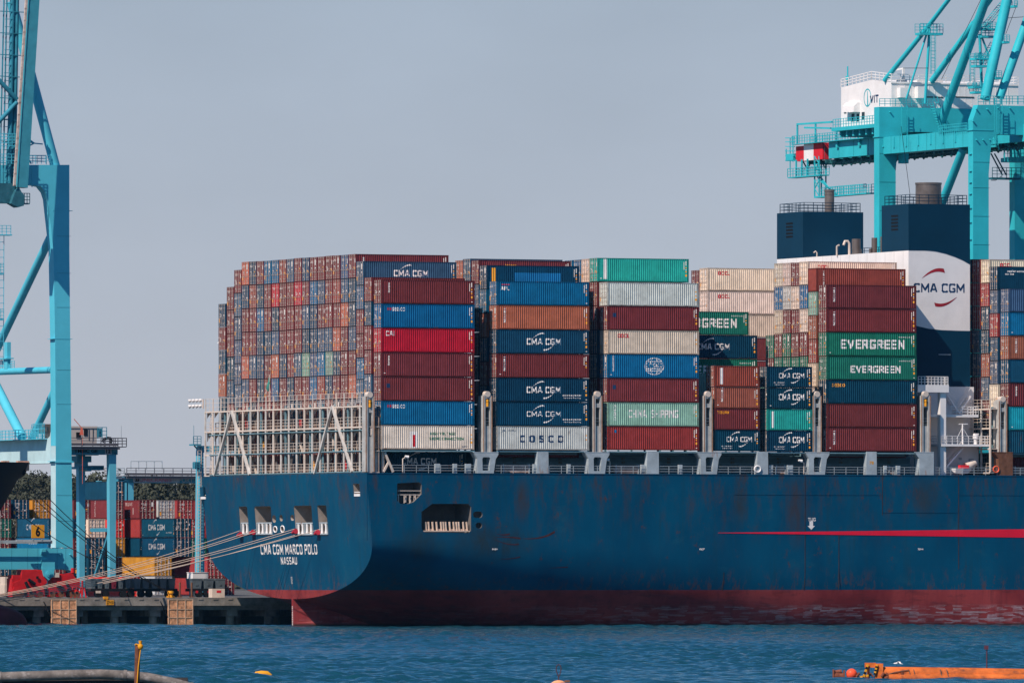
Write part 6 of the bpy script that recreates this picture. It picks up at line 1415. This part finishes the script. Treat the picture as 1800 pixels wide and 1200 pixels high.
# ---------------------------------------------------------------- yard cranes
M_yc=mat('yard_crane_blue',(.05,.24,.33),.55,var=.12)
M_yl=mat('yard_crane_light',(.10,.40,.52),.5,var=.1)
def yard_crane(lab,x0,x1,v,ytop,ybot,legs,num,names,deep=6.5,house=None,dirn=1):
    a=P(x1,ybot,v); c=Crane('yard_crane',lab,(a.x,v,QZ),M_yc); b=P(x0,ybot,v); z0=a.z; z1=P(x1,ytop,v).z
    for dv in (0,deep):
        mb=MB(); mb.box(b.x,a.x,v+dv,v+dv+1.0,z0,z1); c.part('beam',mb)
    for lx0,lx1,dv in legs:
        p=P(lx0,ybot,v); q=P(lx1,ybot,v); mb=MB(); mb.prism([(p.x,z0+.3),(q.x,z0+.3),(q.x-.1,QZ),(p.x+.15,QZ)],lambda pp,t:(pp[0],t,pp[1]),v+dv,v+dv+1.0); c.part('leg',mb,M_yl)
    mb=MB(); p=P(legs[0][0],ybot,v); mb.box(p.x,p.x+.9,v+1.0,v+deep,QZ+8.5,QZ+9.0); mb.beam((p.x+.3,v+1,QZ+8),(p.x+.3,v+deep,QZ+1.5),.35); mb.box(p.x,p.x+1,v+.8,v+deep+1,z0+.1,z1-.1); c.part('cross_tie',mb)
    mb=MB(); mb.box(b.x,a.x+.9,v-.9,v+deep+1.5,z1,z1+.12); mb.rail([(b.x,v-.85,z1+.12),(a.x+.9,v-.85,z1+.12)],1.1,1.5,.045); mb.rail([(a.x+.9,v-.85,z1+.12),(a.x+.9,v+deep+1.5,z1+.12)],1.1,1.5,.045)
    mb.box(b.x,a.x,v-.3,v-.1,z1+.2,z1+.45); mb.box(b.x,a.x,v-.8,v-.6,z1-.28,z1-.05); c.part('walkway',mb,mat('walkway_steel',(.10,.10,.12),.7))
    for s_,xc,w_,h_,mi,bold in names:
        q=P(xc,(ytop+ybot)/2,v); mb=MB(); 
        put_text(mb,s_,lambda A,B:(q.x+A,v-.03,(z0+z1)/2+B),w_,h_,bold); c.part('lettering',mb,mi)
    if num:
        s_,xa,xb=num; p=P(xa,ybot,v); q=P(xb,ybot,v); mb=MB(); mb.box(p.x,q.x,v-.03,v-.002,z0+.03,z1-.03); o=c.part('number_panel',mb,M_ship); mb=MB(); put_text(mb,s_,lambda A,B:((p.x+q.x)/2+A,v-.04,(z0+z1)/2+B),(q.x-p.x)*.7,(z1-z0)*.6,.05); c.part('number',mb,M_blk)
    return c,z0,z1
c,z0,z1=yard_crane('light blue yard crane number 12 with a beige cabin on top',100,207,120,786,799,((192,204.5,0),(174,186,7.5)),('12',184.5,196),[('TMEIC GE',151,3.3,.5,M_blk,.03)],deep=7)
mb=MB(); a=P(131,772,121); b=P(170,772,121); mb.box(a.x-2,b.x,121,124,a.z-.6,P(131,752,121).z); mb.box(a.x-2.1,b.x+.1,120.9,124.1,P(131,752,121).z,P(131,750,121).z+.1)
c.part('machinery_cabin',mb,mat('cabin_beige',(.50,.44,.40),.7,var=.1))
mb=MB(); q=P(151,763,121); mb.box(q.x-.3,q.x+.2,120.93,120.99,q.z-.2,q.z+.7); q=P(163,762,121); mb.box(q.x,q.x+.04,120.93,120.99,q.z-.9,q.z+.9); q=P(156,762,121); mb.box(q.x,q.x+.04,120.93,120.99,q.z-.9,q.z+.9)
q=P(135,762,121); mb.box(q.x-.1,q.x+.5,120.93,120.99,q.z-.6,q.z+.2); c.part('cabin_window',mb,M_blk)
mb=MB(); a=P(171,768,121); b=P(184,752,121); mb.box(a.x,b.x-.4,121,123,a.z,b.z); mb.rail([(a.x,120.8,a.z-.2),(b.x+.2,120.8,a.z-.2)],1.5,.5,.04); c.part('electrical_box',mb,M_yc)
mb=MB(); mb.path([P(x,y,121) for x,y in ((180,776),(184,771),(189,769.5),(194,770),(196,774),(194,778))],.2,8); c.part('cable_loop',mb,M_blk)
mb=MB(); a=P(143,763,119.4); mb.add([tuple(P(x,y,119.4)) for x,y in ((140,764),(147,764),(145,751),(142,751))],[(0,1,2,3)]); mb.add([tuple(P(x,y,119.9)) for x,y in ((140,764),(147,764),(145,751),(142,751))],[(0,3,2,1)]); mb.tube(P(130,736,119.6),P(143,751,119.6),.05,6); mb.tube(P(145,764,119.6),P(145,850,119.6),.03,5); c.part('orange_pulley',mb,mat('salmon',(.75,.16,.10),.6))
mb=MB(); 
for x0,x1,y0,y1 in ((131,156,801,812),(140,150,812,822),(134,178,820,824),(149,156,818,828),(158,178,818,826)): a=P(x0,y1,123); b=P(x1,y0,123); mb.box(a.x,b.x,122,125,a.z,b.z)
c.part('spreader',mb,M_yc)
mb=MB(); p=P(213,772,120); mb.tube(p,P(213,748,120),.04,5); c.part('antenna',mb,M_ship)
c,z0,z1=yard_crane('yard crane number 23 with pale lettering in front of the trees',219,420,240,838,849,((213,223,0),(226,235,0),(186,192,3)),('23',235.5,246),[('KONECRANES',270,5.6,.6,mat('pink_letter',(.45,.12,.22),.6),.02),('THE PORT OF VIRGINIA',346,9.4,.75,M_ship,.01)],deep=3)
mb=MB(); q=P(270,843.5,240); mb.box(q.x-3.2,q.x+3.2,239.975,239.995,z0+.1,z1-.1); c.part('name_panel',mb,M_ship)
mb=MB(); mb.rail([P(230,825,240),P(285,825,240)],1.2,1.2,.05,1); q=P(310,843,240); mb.tube((q.x,239.9,q.z),(q.x,239.99,q.z),.45,12); mb.box(P(185,838,240).x,P(219,838,240).x,240,241,P(200,838,240).z-.3,P(200,838,240).z); mb.rail([P(184,836,239.5),P(219,836,239.5)],1.1,1.2,.05,3); c.part('top_rail',mb,M_ship)
# third yard crane: only a leg and its platforms show beside the stern
a=P(347,1018,95); c=Crane('yard_crane','light blue yard crane leg with a ladder beside the ship stern',(a.x,95,QZ),M_yl)
mb=MB(); pts=[P(x,y,95) for x,y in ((351.5,785),(357.5,785),(360,1046),(349,1046))]; mb.prism([(p.x,p.z) for p in pts],lambda p,t:(p[0],t,p[1]),95,96.4); mb.box(P(352,785,95).x,P(352,785,95).x+30,95,96.4,P(352,795,95).z,P(352,783,95).z); c.part('leg',mb)
mb=MB(); mb.ladder(P(348.5,1018,94.7),P(351,786,94.7),(1,0,0),.5,.4,.035); c.part('ladder',mb,M_ship2)
mb=MB(); a=P(339.5,780,94.6); b=P(353,780,94.6); mb.box(a.x,b.x,94.4,96,a.z-.2,a.z); mb.rail([(a.x,94.5,a.z),(b.x,94.5,a.z)],1.0,.5,.035); mb.tube((a.x+.05,94.5,a.z),(a.x+.05,94.5,a.z+2.4),.03,5); mb.beam((a.x+.3,95,a.z-.2),(b.x,95,a.z-1),.15)
a=P(339.5,824,94.6); b=P(351,812,94.6); mb.rail([(a.x,94.5,a.z),(b.x,94.5,a.z)],.9,.4,.035); mb.box(a.x+.3,b.x,94.6,95.6,a.z,b.z); mb.tube((b.x-.1,94.4,a.z-.4),(b.x-.1,94.4,a.z-.1),.12,8); c.part('platform',mb,M_yc)
# floodlight mast at the far stern corner of the ship
q=PV(357,704,.5); t=thing('floodlight_mast','cluster of round white floodlights on a beam at the far stern corner','floodlight',(.5,q.y,q.z)); m=MB(); e=PV(335,703,.5); m.beam((0,0,0),(0,e.y-q.y,0),.12); m.beam((0,0,-.7),(0,e.y-q.y,-.7),.12); m.beam((0,0,.2),(0,0,-1.0),.15); m.build('arm',M_ship2,t)
for i in range(4):
    for dz in (.1,-.6):
        m=MB(); vv=.4+(e.y-q.y)*i/3.6; m.tube((-.05,vv,dz),(-.35,vv+.1,dz-.12),.16,10,.26); m.build('lamp',M_hwhite,t)
q=PV(381,594,2.2); 
for i,(x,y) in enumerate(((381,594),(380,603))):
    q=PV(x,y,2.2); t=thing('wind_cone','small white cone fixed beside the far left container stack, '+('upper one','lower one')[i],'cone',(2.6,q.y-.3,q.z)); m=MB(); m.tube((0,0,0),(0,0,.35),.35,14,.05); m.beam((0,-.8,.02),(0,0,.02),.06); m.build('cone_body',M_hwhite,t)
q=PV(475,676,.6); t=thing('flag','small faded green flag on a staff above the stern rail','flag',(.5,q.y,q.z-3)); m=MB(); m.tube((0,0,-1),(0,0,4.2),.05,8); m.build('staff',M_ship2,t)
m=MB(); m.path([(0,.02,4.0),(.03,.15,3.2),(-.05,.3,2.6),(.0,.35,2.2)],[.05,.22,.3,.12],8); m.build('flag_cloth',mat('faded_green',(.05,.26,.22),.8,var=.3,nscale=3),t)

# ---------------------------------------------------------------- trees behind the yard
M_leaf=mat('foliage',(.058,.062,.042),.8,var=.45,nscale=.35); M_bark=mat('bark',(.09,.07,.055),.9)
def crown_mesh(seed,pine=False):
    rr=random.Random(seed); mb=MB(); 
    clumps=[]
    for i in range(34):
        a=rr.uniform(0,6.283); h=rr.uniform(.18,1.0); rad=(1-abs(h-.5)*1.3)*rr.uniform(.3,1.0)*.42+.03
        clumps.append((math.cos(a)*rad,math.sin(a)*rad,h,rr.uniform(.07,.15)*(1.25-.5*h)))
    clumps.append((0,0,.97,.07))
    for cx,cy,cz,cr in clumps:
        for k in range(85):
            d=Vector((rr.gauss(0,1),rr.gauss(0,1),rr.gauss(0,.8))); d.normalize(); d*=cr*rr.uniform(.55,1.1)
            p=Vector((cx,cy,cz))+d; s_=rr.uniform(.007,.017); n_=(d.normalized()+Vector((rr.uniform(-.6,.6),rr.uniform(-.6,.6),rr.uniform(-.3,.8)))).normalized()
            x=n_.orthogonal().normalized(); y=n_.cross(x); an=rr.uniform(0,3.14); x,y=x*math.cos(an)+y*math.sin(an),y*math.cos(an)-x*math.sin(an)
            mb.add([p-x*s_*1.3,p-y*s_,p+x*s_*1.3+n_*s_*.3,p+y*s_],[(0,1,2,3)])
    me=mb.mesh('crown'); me.materials.append(M_leaf); return me
def trunk_mesh(seed):
    rr=random.Random(seed); mb=MB(); mb.path([(0,0,0),(.01,0,.3),(0,.01,.6),(.01,0,.92)],[.022,.017,.012,.004],8)
    for i in range(6): a=rr.uniform(0,6.28); h=rr.uniform(.3,.7); mb.path([(0,0,h),(math.cos(a)*.15,math.sin(a)*.15,h+.1),(math.cos(a)*.28,math.sin(a)*.28,h+.17)],[.009,.006,.002],6)
    me=mb.mesh('trunk'); me.materials.append(M_bark); return me
crowns=[crown_mesh(s_) for s_ in (1,2,3,4)]; trunks=[trunk_mesh(s_) for s_ in (1,2)]
TR=[(x,y) for x,y in ((14,846),(30,845),(46,842),(62,840),(76,836),(90,843),(106,846),(122,848),(137,842),(152,846),(168,850),(181,838),(196,845),(212,850),(228,856),(246,850),(262,846),(278,849),(294,850),(311,848),(328,852),(345,850),(362,850))]
for i,(x,y) in enumerate(TR):
    rr=random.Random(i+50); Y=1720+rr.uniform(-40,60); 
    p=G(x,y,Y); H_=p.z-QZ; w_=H_*rr.uniform(.75,1.0)
    t=thing('tree','%s tree in the tree line behind the yard, %s from the left'%(('dull green bushy','dark green dense','tall grey green')[i%3],ORD[i+1] if i<21 else ('twenty second','twenty third')[i-21]),'tree',(p.x,p.y,QZ),rr.uniform(0,6),'trees behind the container yard',world=True)
    o=bpy.data.objects.new('crown',crowns[i%4]); COL.objects.link(o); o.parent=t; o.scale=(w_,w_,H_); o.rotation_euler=(0,0,rr.uniform(0,6))
    o=bpy.data.objects.new('trunk',trunks[i%2]); COL.objects.link(o); o.parent=t; o.scale=(w_,w_,H_)
# continuous wood further back
mb=MB(); rr=random.Random(9)
gx=[-420+4*i for i in range(260)]; hh=lambda x:11.5+2.0*math.sin(x*.13)+1.2*math.sin(x*.37+1)
mb.add([p_ for x in gx for p_ in ((x,1796,QZ-.3),(x,1800,QZ+hh(x)*.93),(x,1850,QZ+hh(x)*.97),(x,1880,QZ-.3))],[(4*i+j,4*i+j+4,4*i+j+5,4*i+j+1) for i in range(259) for j in range(3)])
for i in range(30000):
    x=rr.uniform(-410,600); Y=1790+rr.uniform(0,90); h=hh(x)*rr.uniform(.55,1.0)+rr.uniform(-.3,.9); s_=rr.uniform(.35,.8)
    a=rr.uniform(0,3.14); dx,dy=math.cos(a)*s_,math.sin(a)*s_
    mb.add([(x-dx,Y-dy,QZ+h-s_*.5),(x+dx,Y+dy,QZ+h-s_*.3),(x+dx*.5,Y+dy*.5,QZ+h+s_*.7),(x-dx*.6,Y-dy*.6,QZ+h+s_*.6)],[(0,1,2,3)])
tag(mb.build('wood',M_leaf,fixn=False),kind='stuff')

# ---------------------------------------------------------------- things floating in front
M_rubber=mat('grey_hose',(.17,.145,.13),.65,var=.5,nscale=1.2,rust=.75,rscale=1.6,streak=.5,rustcol=(.36,.32,.30))
t=thing('floating_hose','thick grey brown dredging hose arching out of the water at the lower left','hose',(-31,597,0),world=True)
pts=[]
for x,y in ((-60,1188),(0,1186),(60,1184),(120,1182),(175,1181),(220,1183),(260,1187),(300,1195),(335,1204),(350,1220)):
    q=G(x,y+3.2,597); pts.append(q-Vector((-31,597,0)))
m=MB(); m.path(pts,[.30]*len(pts),16); m.build('hose_tube',M_rubber,t)
m=MB()
for i in (1,5,8): d=(pts[i+1]-pts[i-1]).normalized()*.1; m.tube(pts[i]-d,pts[i]+d,.33,16)
m.build('hose_collar',M_rubber,t)
m=MB(); m.smooth=True; m.path([G(x,1206,598)-Vector((-31,597,0)) for x in (-60,60,200,330)],.55,14); m.build('under_hose',mat('dark_hose',(.035,.03,.028),.7,var=.4,nscale=1.5),t)
t=thing('mooring_post','rusty round post with a yellow rope looped over its top, lower left','post',G(240,1235,592),world=True); b0=G(240,1235,592)
m=MB(); top=G(242,1131,592)-b0; m.tube((0,0,0),top,.16,16); m.build('shaft',mat('rusty_post',(.16,.06,.035),.85,var=.5,nscale=3),t)
m=MB(); m.path([top+Vector((-.12,-.17,0)),top+Vector((.08,-.2,-.05)),top+Vector((.2,-.17,-.15)),top+Vector((.14,-.19,-.6)),top+Vector((.05,-.2,-1.3)),top+Vector((-.03,-.2,-2.4))],.035,6); m.path([top+Vector((.16*math.cos(a),.16*math.sin(a),-.05)) for a in (0,1,2,3,4,5,6.28)],.04,6); m.build('yellow_rope',M_yel,t)
m=MB(); m.smooth=True; m.path([top+Vector((.17,-.15,-.34)),top+Vector((.17,-.15,-.25)),top+Vector((.17,-.15,-.08)),top+Vector((.17,-.15,0))],[.05,.15,.17,.08],10); m.tube(top+Vector((.17,-.15,0)),top+Vector((.17,-.15,.2)),.09,10,.11); m.build('marker_lamp',M_yel,t)
def ball(mb,c,r,n=14,zs_=1.0):
    mb.smooth=True; vs=[]; 
    for i in range(n+1):
        a=-math.pi/2+math.pi*i/n
        for k in range(2*n): b=math.pi*k/n; vs.append((c[0]+r*math.cos(a)*math.cos(b),c[1]+r*math.cos(a)*math.sin(b),c[2]+r*zs_*math.sin(a)))
    m2=2*n; mb.add(vs,[(i*m2+k,i*m2+(k+1)%m2,(i+1)*m2+(k+1)%m2,(i+1)*m2+k) for i in range(n) for k in range(m2)]); mb.smooth=False
b0=G(980,1222,600); t=thing('mooring_buoy','pale orange buoy with a dark wire loop, bottom centre','buoy',b0,world=True)
m=MB(); m.smooth=True; ct=G(982,1208,600)-b0; m.path([ct+Vector((0,0,-.6)),ct+Vector((0,0,0)),ct+Vector((0,0,.28)),ct+Vector((0,0,.42)),ct+Vector((0,0,.46))],[.55,.62,.5,.25,.05],20); m.build('buoy_body',mat('buoy_orange',(.85,.36,.17),.5,var=.15,nscale=3),t)
m=MB(); tp=ct+Vector((0,0,.44)); m.path([tp,tp+Vector((-.01,0,.22)),tp+Vector((-.13,0,.55)),tp+Vector((-.15,0,.75)),tp+Vector((-.1,0,.9)),tp+Vector((0,0,.97)),tp+Vector((.1,0,.9)),tp+Vector((.15,0,.72)),tp+Vector((.1,0,.45)),tp+Vector((.01,0,.22))],.028,6); m.build('lifting_loop',mat('loop_brown',(.09,.03,.03),.7),t)
m=MB(); m.box(.42,.75,-.1,.1,tp.z-.18,tp.z+.02); m.build('side_shackle',M_rust,t)
t=thing('float','small yellow float half sunk in the water, lower middle left','float',G(462,1188,gy(1188)),world=True)
m=MB(); m.smooth=True; m.path([(-.62,0,.02),(-.45,0,.10),(-.1,0,.13),(.3,0,.12),(.58,0,.05)],[.05,.22,.26,.24,.08],12); m.build('float_body',M_yel,t)
m=MB(); m.path([(-.62,-.1,.1),(-.35,-.25,.22),(-.2,-.26,.1)],.04,6); m.build('float_cord',M_blk,t)
M_or=mat('orange_pontoon',(.60,.14,.03),.6,var=.5,nscale=.9,rust=.85,rscale=1.1,streak=.6,rustcol=(.15,.05,.03))
Yp=gy(1193); b0=G(1545,1193,Yp); b0.z=0
t=thing('orange_pontoon','long rust stained orange pontoon pipe floating at the lower right','pontoon',b0,world=True)
m=MB(); m.smooth=True; L_=(G(1900,1193,Yp)-b0).x; m.path([(0,0,.30),(2.5,.1,.28),(6,.3,.25),(L_,.6,.16)],[.50,.50,.48,.44],18); m.build('pontoon_tube',M_or,t)
m=MB(); m.smooth=True; m.path([(.6,-.45,.02),(4,-.35,.03),(L_,.1,.0)],.32,14); m.build('lower_tube',M_or,t)
m=MB(); p=G(1544,1170,Yp)-b0; m.box(-.25,.25,-.5,.6,.0,1.0); m.box(-.9,-.2,-.4,.4,.75,1.05); m.box(-.75,-.6,-.4,.4,-.1,.8); m.build('end_frame',M_or,t)
m=MB()
for a_,b_ in (((-.72,-.5,.95),(-1.05,-.55,0)),((-.15,-.56,.95),(-.3,-.56,.3)),((-1.6,-.5,.05),(-.5,-.5,.3))):
    A=Vector(a_); B=Vector(b_); n=6
    for i in range(n):
        m.cur=i%2; m.beam(A.lerp(B,i/n),A.lerp(B,(i+1)/n),.13)
m.build('striped_bar',[M_yel,M_blk],t)
m=MB(); rr=random.Random(5)
for i in range(16): x=rr.uniform(-2.2,1.6); z=rr.uniform(-.05,.25); m.tube((x,-.5,z),(x+rr.uniform(-.25,.25),-.5,z+rr.uniform(-.1,.25)),rr.uniform(.06,.13),8)
m.build('coupling_chain',mat('rusty_chain',(.22,.07,.04),.8,var=.5,nscale=4),t)
m=MB()
for x in (1.9,2.2,3.9,4.3): m.path([(x,-.28,.62),(x+.1,-.6,.2),(x,-.5,-.1)],.03,5)
m.path([(1.9,-.4,.6),(1.0,-.5,.45),(.2,-.5,.2)],.03,5); m.build('lashing_rope',M_dline,t)
q=G(1735,1176,Yp)-b0; m=MB(); m.tube((q.x,.3,.5),(q.x,.3,1.9),.04,8); m.box(q.x-.17,q.x+.1,.2,.4,1.9,2.15); m.build('marker_pole',mat('purple_brown',(.10,.035,.05),.7),t)
t=thing('ball_buoy','bright orange red ball buoy at the left end of the pontoon','buoy',G(1497,1184,Yp),world=True)
m=MB(); ball(m,(0,0,.0),.36); m.build('ball',mat('ball_orange',(.85,.10,.04),.35,var=.05),t); m=MB(); m.tube((0,0,-.42),(0,0,-.32),.1,10); m.tube((.3,0,0),(.42,0,0),.07,8); m.build('ball_eye',M_rust,t)
t=thing('rusty_coupling','rusty pipe coupling lying left of the orange ball buoy','coupling',G(1474,1188,Yp),world=True)
m=MB(); m.tube((-.3,0,.05),(.35,0,0),.22,14); m.tube((-.32,0,.25),(.2,0,.32),.14,12); m.box(-.38,-.28,-.25,.25,-.1,.45); m.box(.3,.4,-.25,.25,-.2,.4); m.build('coupling_body',mat('rusty_chain',(.2,.07,.04),.8),t)
def gull(x,y,Y,lab):
    p=G(x,y,Y); t=thing('gull',lab,'bird',p,world=True); m=MB(); m.smooth=True
    m.path([(-.22,0,.02),(-.12,0,.03),(0,0,.05),(.12,0,.04),(.22,0,.0),(.33,0,-.02)],[.045,.05,.075,.07,.04,.012],10); m.path([(-.21,0,.03),(-.30,0,.02)],[.02,.006],6); m.smooth=False
    m.build('body',M_hwhite,t)
    for s_ in (1,-1):
        m=MB(); m.add([(-.06,s_*.05,.07),(.1,s_*.05,.07),(.16,s_*.3,.14),(.02,s_*.3,.15),(.2,s_*.62,.02),(.1,s_*.6,.03)],[(0,1,2,3),(3,2,4,5)]); m.add([(-.06,s_*.05,.06),(.1,s_*.05,.06),(.16,s_*.3,.13),(.02,s_*.3,.14)],[(0,3,2,1)]); m.build('wing',M_hwhite,t)
gull(98,1168,730,'white gull flying low over the water at the left'); gull(1578,1166,Yp-5,'white gull just above the orange pontoon')
# ---------------------------------------------------------------- haze
hz = MB(); hz.box(-760, 760, -60, 2550, -4.5, 130)
ho = hz.build('haze', [], fixn=True)
hm = bpy.data.materials.new('haze_air'); hm.use_nodes = True; t = hm.node_tree; t.nodes.clear()
pv_ = t.nodes.new('ShaderNodeVolumePrincipled'); oo = t.nodes.new('ShaderNodeOutputMaterial'); t.links.new(pv_.outputs[0], oo.inputs['Volume'])
pv_.inputs['Color'].default_value = (.22,.62,1.0,1); pv_.inputs['Density'].default_value = 0.000016; pv_.inputs['Anisotropy'].default_value = 0.2
ho.data.materials.append(hm); tag(ho, kind='stuff')
